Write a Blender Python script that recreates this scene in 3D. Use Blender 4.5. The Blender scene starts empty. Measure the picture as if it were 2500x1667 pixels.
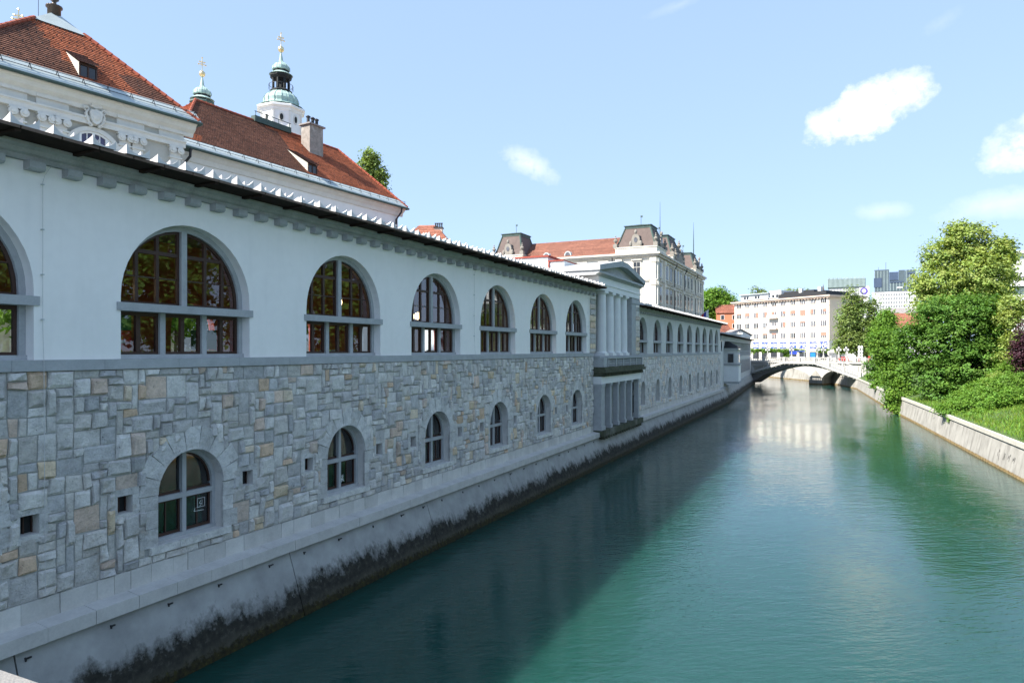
import bpy, math, random
import numpy as np
from mathutils import Vector, Matrix

R = math.radians
rnd = random.Random(11)
SC = bpy.context.scene
COL = SC.collection

# ------------------------------------------------------------------ camera
EYE = 8.5                        # eye height above the water (z = 0)
cam_d = bpy.data.cameras.new('camera')
cam_d.lens = 24.0; cam_d.sensor_width = 36.0; cam_d.shift_y = 0.0082
cam_d.clip_start = 0.05; cam_d.clip_end = 4000
cam = bpy.data.objects.new('camera', cam_d); COL.objects.link(cam)
cam.location = (0, 0, EYE); cam.rotation_euler = (R(90), 0, 0)
SC.camera = cam

# ------------------------------------------------------------------ world + sun
SUN_EL, SUN_AZ = R(45.0), R(240.5)      # azimuth clockwise from +Y
world = bpy.data.worlds.new('World'); SC.world = world; world.use_nodes = True
wn = world.node_tree; wn.nodes.clear()
def W(t, **k):
    n = wn.nodes.new(t)
    for a, b in k.items(): setattr(n, a, b)
    return n
wout = W('ShaderNodeOutputWorld')
bg = W('ShaderNodeBackground'); bg.inputs[1].default_value = 0.12
sky = W('ShaderNodeTexSky', sky_type='NISHITA', sun_disc=False, sun_elevation=SUN_EL, sun_rotation=SUN_AZ,
        air_density=0.7, dust_density=0.1, ozone_density=4.0, altitude=300)
wn.links.new(bg.outputs[0], wout.inputs[0])
# soften the sky's brightness range evenly over the whole dome, as thin summer haze does
dim = W('ShaderNodeVectorMath', operation='SCALE'); dim.inputs['Scale'].default_value = .1; wn.links.new(sky.outputs[0], dim.inputs[0])
gam = W('ShaderNodeGamma'); gam.inputs[1].default_value = .26; wn.links.new(dim.outputs[0], gam.inputs[0])
tint = W('ShaderNodeMixRGB', blend_type='MULTIPLY'); tint.inputs[0].default_value = 1; tint.inputs[2].default_value = (1.82, 2.24, 2.9, 1)
wn.links.new(gam.outputs[0], tint.inputs[1]); SKY_OUT = tint.outputs[0]
sun_d = bpy.data.lights.new('sun', 'SUN'); sun_d.energy = 2.6; sun_d.angle = R(0.5); sun_d.color = (1.0, 0.95, 0.87)
sun = bpy.data.objects.new('sun', sun_d); COL.objects.link(sun)
_to = Vector((math.sin(SUN_AZ) * math.cos(SUN_EL), math.cos(SUN_AZ) * math.cos(SUN_EL), math.sin(SUN_EL)))
sun.rotation_euler = _to.to_track_quat('Z', 'Y').to_euler()
sun.location = _to * 200
vs = SC.view_settings
vs.view_transform = 'Standard'; vs.look = 'None'; vs.gamma = 1.0; vs.use_curve_mapping = False
vs.exposure = 2.15
SC.cycles.max_bounces = 7; SC.cycles.diffuse_bounces = 3; SC.cycles.glossy_bounces = 3
SC.cycles.transparent_max_bounces = 10; SC.cycles.transmission_bounces = 3
SC.cycles.caustics_reflective = True; SC.cycles.sample_clamp_indirect = 4.0; SC.cycles.caustics_refractive = False
SC.cycles.use_denoising = True

# clouds: small fair-weather cumulus at their bearings, plus thin scattered ones all round the sky
def wmath(op, a, b=None, clamp=False):
    n = W('ShaderNodeMath', operation=op, use_clamp=clamp)
    for i, s in enumerate((a, b)):
        if s is None: continue
        if hasattr(s, 'is_linked'): wn.links.new(s, n.inputs[i])
        else: n.inputs[i].default_value = s
    return n.outputs[0]
wtc = W('ShaderNodeTexCoord')
nrm = W('ShaderNodeVectorMath', operation='NORMALIZE'); wn.links.new(wtc.outputs['Generated'], nrm.inputs[0])
DIR = nrm.outputs[0]
sep = W('ShaderNodeSeparateXYZ'); wn.links.new(DIR, sep.inputs[0])
def wnoise(scale, detail, rough, vscale=(1, 1, 1), off=(0, 0, 0)):
    mp = W('ShaderNodeMapping'); mp.inputs['Scale'].default_value = vscale; mp.inputs['Location'].default_value = off
    wn.links.new(DIR, mp.inputs['Vector'])
    n = W('ShaderNodeTexNoise'); n.inputs['Scale'].default_value = scale; n.inputs['Detail'].default_value = detail
    n.inputs['Roughness'].default_value = rough; wn.links.new(mp.outputs[0], n.inputs['Vector'])
    return n.outputs['Fac']
n_big = wnoise(17, 4, .5, (1, 1, 1.3)); n_fine = wnoise(52, 7, .62, (1, 1, 1.2), (3, 1, 2))
AZ = wmath('ARCTAN2', sep.outputs[0], sep.outputs[1])
EL = wmath('ARCSINE', sep.outputs[2])
def cloud(X, Y, wpx, hpx, tilt, dens, soft):
    az = math.atan((X - 1250) / 1667); el = math.atan((854 - Y) / 1667 * math.cos(az))
    wa, ha = wpx / 1667 * math.cos(az) ** 2, hpx / 1667 * math.cos(az)
    da = wmath('SUBTRACT', AZ, az); de = wmath('SUBTRACT', EL, el)
    c, s = math.cos(tilt), math.sin(tilt)
    u = wmath('ADD', wmath('MULTIPLY', da, c / wa), wmath('MULTIPLY', de, s / wa))
    v = wmath('ADD', wmath('MULTIPLY', da, -s / ha), wmath('MULTIPLY', de, c / ha))
    r = wmath('SQRT', wmath('ADD', wmath('MULTIPLY', u, u), wmath('MULTIPLY', v, v)))
    nz = wmath('ADD', wmath('MULTIPLY', wmath('SUBTRACT', n_big, .5), 1.3), wmath('MULTIPLY', wmath('SUBTRACT', n_fine, .5), 1.0))
    k = wmath('SUBTRACT', wmath('ADD', 1.12, nz), r)
    return wmath('MULTIPLY', wmath('DIVIDE', k, soft, clamp=True), dens)
masks = [cloud(2110, 282, 130, 56, .34, 1.0, .6), cloud(2215, 232, 85, 50, .1, .8, .75), cloud(2030, 305, 62, 40, .15, .85, .7),
         cloud(2530, 345, 130, 70, .35, .72, .8), cloud(2470, 492, 180, 36, .05, .32, 1.1), cloud(1290, 398, 80, 30, -.45, .45, 1.1),
         cloud(2155, 515, 70, 20, 0, .26, 1.2), cloud(1660, 12, 80, 12, .2, .12, 1.2), cloud(2300, 55, 60, 18, .4, .1, 1.2),
         cloud(3100, 420, 200, 90, .2, .8, .6), cloud(-700, 300, 220, 90, .1, .7, .6)]
tot = masks[0]
for m_ in masks[1:]: tot = wmath('MAXIMUM', tot, m_)
mixc = W('ShaderNodeMixRGB'); wn.links.new(tot, mixc.inputs[0]); wn.links.new(SKY_OUT, mixc.inputs[1])
shade = W('ShaderNodeMixRGB'); shade.inputs[1].default_value = (1.75, 1.9, 2.1, 1); shade.inputs[2].default_value = (2.9, 2.92, 2.95, 1)
wn.links.new(wmath('MULTIPLY', wmath('SUBTRACT', wmath('ADD', n_fine, n_big), .72), 4.0, True), shade.inputs[0]); wn.links.new(shade.outputs[0], mixc.inputs[2])
wn.links.new(mixc.outputs[0], bg.inputs[0])

# ------------------------------------------------------------------ materials
def new_mat(name):
    m = bpy.data.materials.new(name); m.use_nodes = True
    nt = m.node_tree; b = nt.nodes['Principled BSDF']
    return m, nt, b
def lnk(nt, a, b): nt.links.new(a, b)
def nmath(nt, op, a, b=None, clamp=False):
    n = nt.nodes.new('ShaderNodeMath'); n.operation = op; n.use_clamp = clamp
    for i, s in enumerate((a, b)):
        if s is None: continue
        if hasattr(s, 'is_linked'): nt.links.new(s, n.inputs[i])
        else: n.inputs[i].default_value = s
    return n.outputs[0]
def noise(nt, scale, detail=5, rough=.55, vs=(1, 1, 1), src=None):
    if src is None:
        g = nt.nodes.new('ShaderNodeNewGeometry'); src = g.outputs['Position']
    mp = nt.nodes.new('ShaderNodeMapping'); mp.inputs['Scale'].default_value = vs
    nt.links.new(src, mp.inputs['Vector'])
    n = nt.nodes.new('ShaderNodeTexNoise'); n.inputs['Scale'].default_value = scale
    n.inputs['Detail'].default_value = detail; n.inputs['Roughness'].default_value = rough
    nt.links.new(mp.outputs[0], n.inputs['Vector'])
    return n.outputs['Fac']
def ramp(nt, fac, stops):
    r = nt.nodes.new('ShaderNodeValToRGB'); el = r.color_ramp.elements
    while len(el) < len(stops): el.new(.5)
    for e, (p, c) in zip(el, stops):
        e.position = p; e.color = (c[0], c[1], c[2], 1)
    nt.links.new(fac, r.inputs[0]); return r.outputs[0]
def mixrgb(nt, mode, fac, a, b):
    n = nt.nodes.new('ShaderNodeMixRGB'); n.blend_type = mode
    for i, s in ((0, fac), (1, a), (2, b)):
        if hasattr(s, 'is_linked'): nt.links.new(s, n.inputs[i])
        elif i == 0: n.inputs[0].default_value = s
        else: n.inputs[i].default_value = (s[0], s[1], s[2], 1)
    return n.outputs[0]
def bump(nt, b, h, strength, dist=.05):
    n = nt.nodes.new('ShaderNodeBump'); n.inputs['Strength'].default_value = strength; n.inputs['Distance'].default_value = dist
    nt.links.new(h, n.inputs['Height']); nt.links.new(n.outputs[0], b.inputs['Normal'])
def attr(nt, name):
    a = nt.nodes.new('ShaderNodeAttribute'); a.attribute_name = name; return a
def mat(name, col, rough=.85, var=.15, sc=1.5, bmp=0.0, bsc=25, spec=.3, tint=False, metal=0.0, streak=0.0, stain=None, bdist=.02):
    m, nt, b = new_mat(name)
    n1 = noise(nt, sc, 6, .6)
    n2 = noise(nt, sc * 9, 4, .6)
    f = nmath(nt, 'ADD', nmath(nt, 'MULTIPLY', n1, .65), nmath(nt, 'MULTIPLY', n2, .35))
    c = ramp(nt, f, [(.3, [x * (1 - var) for x in col]), (.7, [min(1, x * (1 + var)) for x in col])])
    if streak:
        s = noise(nt, 3.2, 5, .6, (1, 1, .12))
        c = mixrgb(nt, 'MIX', nmath(nt, 'MULTIPLY', nmath(nt, 'SUBTRACT', s, .5, True), streak * 5, True), c, [x * .45 for x in col])
    if stain:
        s = noise(nt, .5, 5, .65)
        c = mixrgb(nt, 'MIX', nmath(nt, 'MULTIPLY', nmath(nt, 'SUBTRACT', s, .52, True), 6, True), c, stain)
    if tint:
        c = mixrgb(nt, 'MULTIPLY', 1.0, c, attr(nt, 'tint').outputs['Color'])
    lnk(nt, c, b.inputs['Base Color'])
    b.inputs['Roughness'].default_value = rough; b.inputs['Metallic'].default_value = metal
    b.inputs['Specular IOR Level'].default_value = spec
    if bmp: bump(nt, b, noise(nt, bsc, 6, .65), bmp, bdist)
    return m

M = {}
M['plaster'] = mat('white_plaster', (.90, .872, .825), .9, .05, .45, .12, 60, .2, streak=.06)
M['plaster_far'] = mat('aged_white_plaster', (.62, .62, .59), .9, .12, .7, .1, 40, .2, streak=.12)
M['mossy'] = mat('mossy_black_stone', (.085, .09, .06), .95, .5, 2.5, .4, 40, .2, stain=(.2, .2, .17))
M['statue'] = mat('dark_weathered_ornament', (.25, .23, .20), .9, .3, 2, .2, 20, .2)
M['bronze'] = mat('dark_bronze', (.06, .042, .028), .4, .3, 3, 0, 1, .5)
M['concrete'] = mat('grey_cast_stone', (.40, .41, .41), .9, .16, 2.5, .25, 70, .25)
M['cornice'] = mat('weathered_cornice_stone', (.38, .39, .385), .92, .28, 2.2, .35, 60, .2, streak=.1)
M['limestone'] = mat('pale_limestone', (.58, .56, .52), .88, .16, 2.0, .3, 40, .25, tint=True)
M['whitestone'] = mat('white_bridge_stone', (.43, .42, .395), .88, .12, 1.2, .2, 30, .25, streak=.1)
M['wood'] = mat('dark_brown_wood', (.055, .026, .018), .55, .25, 6, .1, 60, .4)
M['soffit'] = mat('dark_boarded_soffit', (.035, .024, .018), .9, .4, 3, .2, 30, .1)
M['board'] = mat('brown_eave_board', (.16, .115, .09), .9, .3, 5, .2, 40, .1)
M['tile_white'] = mat('pale_concrete_tile', (.60, .58, .56), .85, .12, 4, .15, 50, .2)
M['roof_grey'] = mat('grey_roof', (.26, .24, .23), .9, .2, 1.5, .2, 25, .2)
M['copper'] = mat('green_copper', (.33, .45, .41), .6, .25, 1.2, .12, 20, .4, streak=.12)
M['copper_dark'] = mat('dark_green_copper', (.05, .082, .07), .6, .35, 1.5, .12, 20, .4)
M['zinc'] = mat('pale_zinc_sheet', (.42, .47, .46), .45, .15, 1.2, .05, 20, .5)
M['gold'] = mat('gilded_metal', (.80, .64, .36), .35, .1, 2, 0, 1, .5, metal=1)
M['iron'] = mat('dark_iron', (.03, .03, .032), .6, .3, 5, 0, 1, .4)
M['black'] = mat('black_louvre', (.018, .02, .02), .7, .3, 5, 0, 1, .3)
M['white'] = mat('white_paint', (.76, .76, .74), .7, .06, 1.5, 0, 1, .3)
M['stucco_grey'] = mat('grey_stucco_panel', (.47, .46, .41), .9, .1, 1.2, .15, 30, .2)
M['stucco_white'] = mat('off_white_stucco', (.66, .65, .60), .9, .1, 1.2, .15, 30, .2, streak=.06)
M['palace'] = mat('cream_palace_stone', (.68, .64, .55), .9, .12, .7, .2, 20, .2, streak=.14)
M['palace_trim'] = mat('grey_palace_trim', (.52, .49, .43), .9, .22, 1.5, .2, 20, .2, streak=.18)
M['slate'] = mat('brown_slate', (.115, .085, .075), .75, .2, 1.5, .2, 14, .3)
M['hotel'] = mat('pale_cream_render', (.69, .64, .57), .9, .05, .4, .05, 20, .2)
M['hotel_side'] = mat('sunlit_tan_render', (.74, .60, .45), .9, .05, .4, .05, 20, .2)  # side wall tan, lightened in colour to look grazed by sun
M['hotel_trim'] = mat('pinkish_trim', (.62, .49, .40), .9, .06, .5)
M['orange_house'] = mat('orange_render', (.55, .20, .11), .9, .1, .5)
M['shutter'] = mat('terracotta_blind', (.36, .20, .15), .8, .12, 3)
M['blue'] = mat('blue_window_film', (.03, .07, .42), .5, .08, 1)
M['flag_red'] = mat('red_cloth', (.45, .03, .03), .9, .1, 2)
M['flag_blue'] = mat('blue_cloth', (.03, .05, .30), .9, .1, 2)
M['canvas'] = mat('cream_canvas', (.72, .66, .54), .9, .06, 2)
M['green_plastic'] = mat('green_plastic', (.02, .14, .06), .5, .1, 2)
M['red_plastic'] = mat('red_plastic', (.5, .02, .02), .5, .1, 2)
M['yellow_plastic'] = mat('yellow_plastic', (.6, .42, .02), .5, .1, 2)
M['market_red'] = mat('dark_red_interior', (.30, .07, .05), .9, .15, 1)
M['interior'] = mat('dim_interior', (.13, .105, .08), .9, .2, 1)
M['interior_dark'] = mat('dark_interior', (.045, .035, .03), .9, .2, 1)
M['paving'] = mat('street_paving', (.30, .29, .27), .9, .15, .5, .1, 10)
M['mortar'] = mat('grey_mortar', (.40, .40, .375), .95, .25, 3, .3, 60, .2)
M['bark'] = mat('tree_bark', (.075, .06, .045), .95, .3, 4, .4, 20, .2)
M['skin'] = mat('skin', (.5, .3, .22), .7, .05, 3)
M['paint_any'] = mat('cloth', (1, 1, 1), .9, .1, 3, tint=True)
M['glassy_tower'] = mat('green_glass_cladding', (.075, .10, .11), .25, .2, .3, 0, 1, .6)
M['blue_glass'] = mat('dark_blue_glass', (.05, .07, .11), .12, .2, .2, 0, 1, .7)
M['pale_fin'] = mat('pale_green_metal_fins', (.27, .34, .335), .5, .15, .3)
M['pale_cladding'] = mat('pale_cladding', (.62, .64, .64), .8, .05, .2)

# rough ashlar stone: tint per stone, veins, holes, coarse relief
m, nt, b = new_mat('rough_ashlar_stone')
f = nmath(nt, 'ADD', nmath(nt, 'MULTIPLY', noise(nt, 3.5, 6, .6), .6), nmath(nt, 'MULTIPLY', noise(nt, 22, 5, .65), .4))
c = ramp(nt, f, [(.30, (.72, .69, .655)), (.5, (1.14, 1.09, 1.03)), (.72, (1.46, 1.40, 1.31))])
c = mixrgb(nt, 'MULTIPLY', 1.0, c, attr(nt, 'tint').outputs['Color'])
sp = noise(nt, 9, 4, .7)
c = mixrgb(nt, 'MIX', nmath(nt, 'MULTIPLY', nmath(nt, 'SUBTRACT', sp, .66, True), 14, True), c, (.05, .045, .045))
sp2 = noise(nt, 1.7, 3, .6)
c = mixrgb(nt, 'MIX', nmath(nt, 'MULTIPLY', nmath(nt, 'SUBTRACT', sp2, .62, True), 4, True), c, (.30, .22, .13))
lnk(nt, c, b.inputs['Base Color']); b.inputs['Roughness'].default_value = .92; b.inputs['Specular IOR Level'].default_value = .2
bump(nt, b, nmath(nt, 'ADD', nmath(nt, 'MULTIPLY', noise(nt, 6, 6, .68), 1.6), nmath(nt, 'MULTIPLY', noise(nt, 45, 4, .6), .2)), .9, .06)
M['stone'] = m

# river wall concrete: pale, with algae rising from the water line
m, nt, b = new_mat('river_wall_concrete')
g = nt.nodes.new('ShaderNodeNewGeometry'); sx = nt.nodes.new('ShaderNodeSeparateXYZ'); lnk(nt, g.outputs['Position'], sx.inputs[0])
base = ramp(nt, noise(nt, .9, 6, .6), [(.3, (.27, .27, .255)), (.7, (.42, .42, .395))])
st = noise(nt, 3.2, 5, .6, (1, 1, .16)); st2 = noise(nt, .9, 6, .65, (1, 1, .9)); st3 = noise(nt, 7, 5, .7)
lvl = nmath(nt, 'ADD', nmath(nt, 'ADD', nmath(nt, 'MULTIPLY', st, .8), nmath(nt, 'MULTIPLY', st2, 1.5)), nmath(nt, 'MULTIPLY', st3, .6))
al = nmath(nt, 'MULTIPLY', nmath(nt, 'SUBTRACT', nmath(nt, 'SUBTRACT', lvl, .26), sx.outputs[2]), 2.3, True)
c = mixrgb(nt, 'MIX', al, base, ramp(nt, noise(nt, 5, 6, .65), [(.3, (.015, .016, .013)), (.55, (.036, .034, .026)), (.8, (.10, .095, .078))]))
mid = nmath(nt, 'MULTIPLY', nmath(nt, 'SUBTRACT', nmath(nt, 'ADD', nmath(nt, 'MULTIPLY', st2, .7), .15), sx.outputs[2]), 4, True)
c = mixrgb(nt, 'MIX', nmath(nt, 'MULTIPLY', mid, .55), c, (.085, .078, .055))
cr = noise(nt, 11, 5, .75, (1, 1, .35))
c = mixrgb(nt, 'MIX', nmath(nt, 'MULTIPLY', nmath(nt, 'SUBTRACT', cr, .68, True), 10, True), c, (.30, .31, .28))
wl = nmath(nt, 'MULTIPLY', nmath(nt, 'SUBTRACT', nmath(nt, 'MULTIPLY', st3, .62), sx.outputs[2]), 8, True)
c = mixrgb(nt, 'MIX', wl, c, ramp(nt, noise(nt, 6, 5, .7), [(.35, (.010, .009, .006)), (.6, (.035, .03, .008)), (.75, (.07, .075, .012))]))
lnk(nt, c, b.inputs['Base Color']); b.inputs['Roughness'].default_value = .9; b.inputs['Specular IOR Level'].default_value = .25
bump(nt, b, noise(nt, 18, 6, .7), .35, .02)
M['riverwall'] = m

# sunny far bank concrete: pale, dark runs and an ochre waterline
m, nt, b = new_mat('pale_bank_concrete')
g = nt.nodes.new('ShaderNodeNewGeometry'); sx = nt.nodes.new('ShaderNodeSeparateXYZ'); lnk(nt, g.outputs['Position'], sx.inputs[0])
base = ramp(nt, noise(nt, .8, 6, .6), [(.3, (.28, .265, .235)), (.7, (.41, .39, .35))])
st = noise(nt, 1.5, 6, .65, (1, 1, .06))
c = mixrgb(nt, 'MIX', nmath(nt, 'MULTIPLY', nmath(nt, 'SUBTRACT', st, .50, True), 4.5, True), base, (.15, .14, .125))
wl = nmath(nt, 'MULTIPLY', nmath(nt, 'SUBTRACT', nmath(nt, 'ADD', nmath(nt, 'MULTIPLY', noise(nt, 3, 5), .16), .16), sx.outputs[2]), 14, True)
c = mixrgb(nt, 'MIX', wl, c, ramp(nt, noise(nt, 4, 5), [(.35, (.13, .085, .03)), (.65, (.27, .19, .08))]))
lnk(nt, c, b.inputs['Base Color']); b.inputs['Roughness'].default_value = .9
bump(nt, b, noise(nt, 12, 6, .7), .3, .03)
M['bankwall'] = m

# clay tiles: uv in metres, joint lines, tint per area
def clay(name, col, w=.19, h=.16, hue=.25):
    m, nt, b = new_mat(name)
    uv = attr(nt, 'uv')
    br = nt.nodes.new('ShaderNodeTexBrick'); br.offset = .5; br.inputs['Scale'].default_value = 1.0
    br.inputs['Brick Width'].default_value = w; br.inputs['Row Height'].default_value = h
    br.inputs['Mortar Size'].default_value = .014; br.inputs['Mortar Smooth'].default_value = .2; br.inputs['Bias'].default_value = 0
    br.inputs['Color1'].default_value = (1 - hue, 1 - hue, 1 - hue, 1); br.inputs['Color2'].default_value = (1 + hue, 1 + hue, 1 + hue, 1)
    br.inputs['Mortar'].default_value = (.25, .22, .2, 1)
    lnk(nt, uv.outputs['Vector'], br.inputs['Vector'])
    n1 = noise(nt, .55, 6, .65)
    c = ramp(nt, n1, [(.3, [x * .75 for x in col]), (.7, [x * 1.2 for x in col])])
    c = mixrgb(nt, 'MULTIPLY', 1.0, c, br.outputs['Color'])
    c = mixrgb(nt, 'MULTIPLY', 1.0, c, attr(nt, 'tint').outputs['Color'])
    lnk(nt, c, b.inputs['Base Color']); b.inputs['Roughness'].default_value = .8; b.inputs['Specular IOR Level'].default_value = .25
    bump(nt, b, br.outputs['Fac'], -.3, .02)
    return m
M['clay'] = clay('orange_clay_tiles', (.36, .125, .068))
M['clay_ridge'] = mat('clay_ridge_tile', (.30, .08, .045), .8, .25, 3, .2, 20, .25)

# glass: clear, with Fresnel reflection
def glass(name, tintc=(.75, .78, .76), dark=.25):
    m, nt, b = new_mat(name); out = nt.nodes['Material Output']; nt.nodes.remove(b)
    tr = nt.nodes.new('ShaderNodeBsdfTransparent'); tr.inputs[0].default_value = (*tintc, 1)
    gl = nt.nodes.new('ShaderNodeBsdfGlossy'); gl.inputs['Roughness'].default_value = .015; gl.inputs[0].default_value = (.95, .97, 1, 1)
    fr = nt.nodes.new('ShaderNodeFresnel'); fr.inputs[0].default_value = 1.65
    mx = nt.nodes.new('ShaderNodeMixShader')
    lnk(nt, nmath(nt, 'ADD', nmath(nt, 'MULTIPLY', fr.outputs[0], 1.2), .02, True), mx.inputs[0]); lnk(nt, tr.outputs[0], mx.inputs[1]); lnk(nt, gl.outputs[0], mx.inputs[2])
    bp = nt.nodes.new('ShaderNodeBump'); bp.inputs['Strength'].default_value = .04; bp.inputs['Distance'].default_value = .02
    lnk(nt, noise(nt, 1.2, 2), bp.inputs['Height']); lnk(nt, bp.outputs[0], gl.inputs['Normal'])
    lnk(nt, mx.outputs[0], out.inputs[0])
    return m
M['glass'] = glass('window_glass')
def darkglass(name, col, rough=.06):
    m, nt, b = new_mat(name)
    c = ramp(nt, noise(nt, .8, 3), [(.3, [x * .7 for x in col]), (.7, [x * 1.3 for x in col])])
    lnk(nt, c, b.inputs['Base Color']); b.inputs['Roughness'].default_value = rough; b.inputs['Specular IOR Level'].default_value = .6
    return m
M['pane'] = darkglass('dark_window_pane', (.03, .032, .035))
M['pane_light'] = darkglass('curtained_window_pane', (.11, .11, .12))
M['pane_violet'] = darkglass('violet_window_pane', (.05, .045, .10))
def lampmat(name, col, s):
    m, nt, b = new_mat(name)
    b.inputs['Base Color'].default_value = (*col, 1); b.inputs['Emission Color'].default_value = (*col, 1); b.inputs['Emission Strength'].default_value = s
    return m
M['lamp'] = lampmat('lit_lamp_glass', (1.0, .72, .38), 3.0)

# river water: murky green body under a rippled surface
m, nt, b = new_mat('river_water')
g = nt.nodes.new('ShaderNodeNewGeometry')
rot = nt.nodes.new('ShaderNodeMapping'); rot.inputs['Rotation'].default_value = (0, 0, R(-8))
lnk(nt, g.outputs['Position'], rot.inputs['Vector'])
P_ = rot.outputs[0]
body = ramp(nt, noise(nt, .06, 4, .6), [(.3, (.006, .045, .036)), (.7, (.014, .060, .047))])
lnk(nt, body, b.inputs['Base Color'])
b.subsurface_method = 'BURLEY'
b.inputs['Subsurface Weight'].default_value = 1.0; b.inputs['Subsurface Radius'].default_value = (.7, 1.0, 1.0); b.inputs['Subsurface Scale'].default_value = 2.6; b.inputs['Roughness'].default_value = .025; b.inputs['IOR'].default_value = 1.38; b.inputs['Specular IOR Level'].default_value = .5
w1 = noise(nt, 1.9, 3, .5, (.42, 1.25, 1), P_); w2 = noise(nt, 5.2, 3, .55, (.5, 1.2, 1), P_); w3 = noise(nt, .42, 2, .5, (.6, 1, 1), P_)
patch = ramp(nt, noise(nt, .085, 3, .55, (1, .6, 1)), [(.34, (.30, .30, .30)), (.66, (1, 1, 1))])
h = nmath(nt, 'ADD', nmath(nt, 'ADD', w1, nmath(nt, 'MULTIPLY', w2, .62)), nmath(nt, 'MULTIPLY', w3, 1.0))
h = nmath(nt, 'MULTIPLY', h, patch)
bump(nt, b, h, .5, .06)
M['water'] = m

# grass and earth
m, nt, b = new_mat('grass_ground')
c = ramp(nt, nmath(nt, 'ADD', nmath(nt, 'MULTIPLY', noise(nt, .7, 6, .65), .6), nmath(nt, 'MULTIPLY', noise(nt, 9, 5, .7), .4)),
         [(.32, (.03, .065, .012)), (.5, (.06, .11, .022)), (.68, (.12, .145, .045))])
lnk(nt, c, b.inputs['Base Color']); b.inputs['Roughness'].default_value = .95
bump(nt, b, noise(nt, 14, 6, .75), .8, .08)
M['grass'] = m

def leafmat(name, col, trans=.35):
    m, nt, b = new_mat(name); out = nt.nodes['Material Output']; nt.nodes.remove(b)
    c = mixrgb(nt, 'MULTIPLY', 1.0, col, attr(nt, 'tint').outputs['Color'])
    d = nt.nodes.new('ShaderNodeBsdfPrincipled'); d.inputs['Roughness'].default_value = .55; d.inputs['Specular IOR Level'].default_value = .25
    t = nt.nodes.new('ShaderNodeBsdfTranslucent'); mx = nt.nodes.new('ShaderNodeMixShader'); mx.inputs[0].default_value = trans
    lnk(nt, c, d.inputs['Base Color'])
    c2 = mixrgb(nt, 'MULTIPLY', 1.0, c, (1.25, 1.3, .55)); lnk(nt, c2, t.inputs[0])
    lnk(nt, d.outputs[0], mx.inputs[1]); lnk(nt, t.outputs[0], mx.inputs[2]); lnk(nt, mx.outputs[0], out.inputs[0])
    return m
M['leaf_yellow'] = leafmat('yellow_green_leaves', (.27, .34, .088))
M['leaf_dark'] = leafmat('dark_green_leaves', (.115, .225, .04))
M['leaf_mid'] = leafmat('mid_green_leaves', (.135, .25, .035))
M['leaf_bright'] = leafmat('bright_green_leaves', (.135, .255, .035))
M['leaf_olive'] = leafmat('olive_green_leaves', (.19, .26, .075))
M['leaf_purple'] = leafmat('purple_leaves', (.05, .018, .028), .2)

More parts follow.
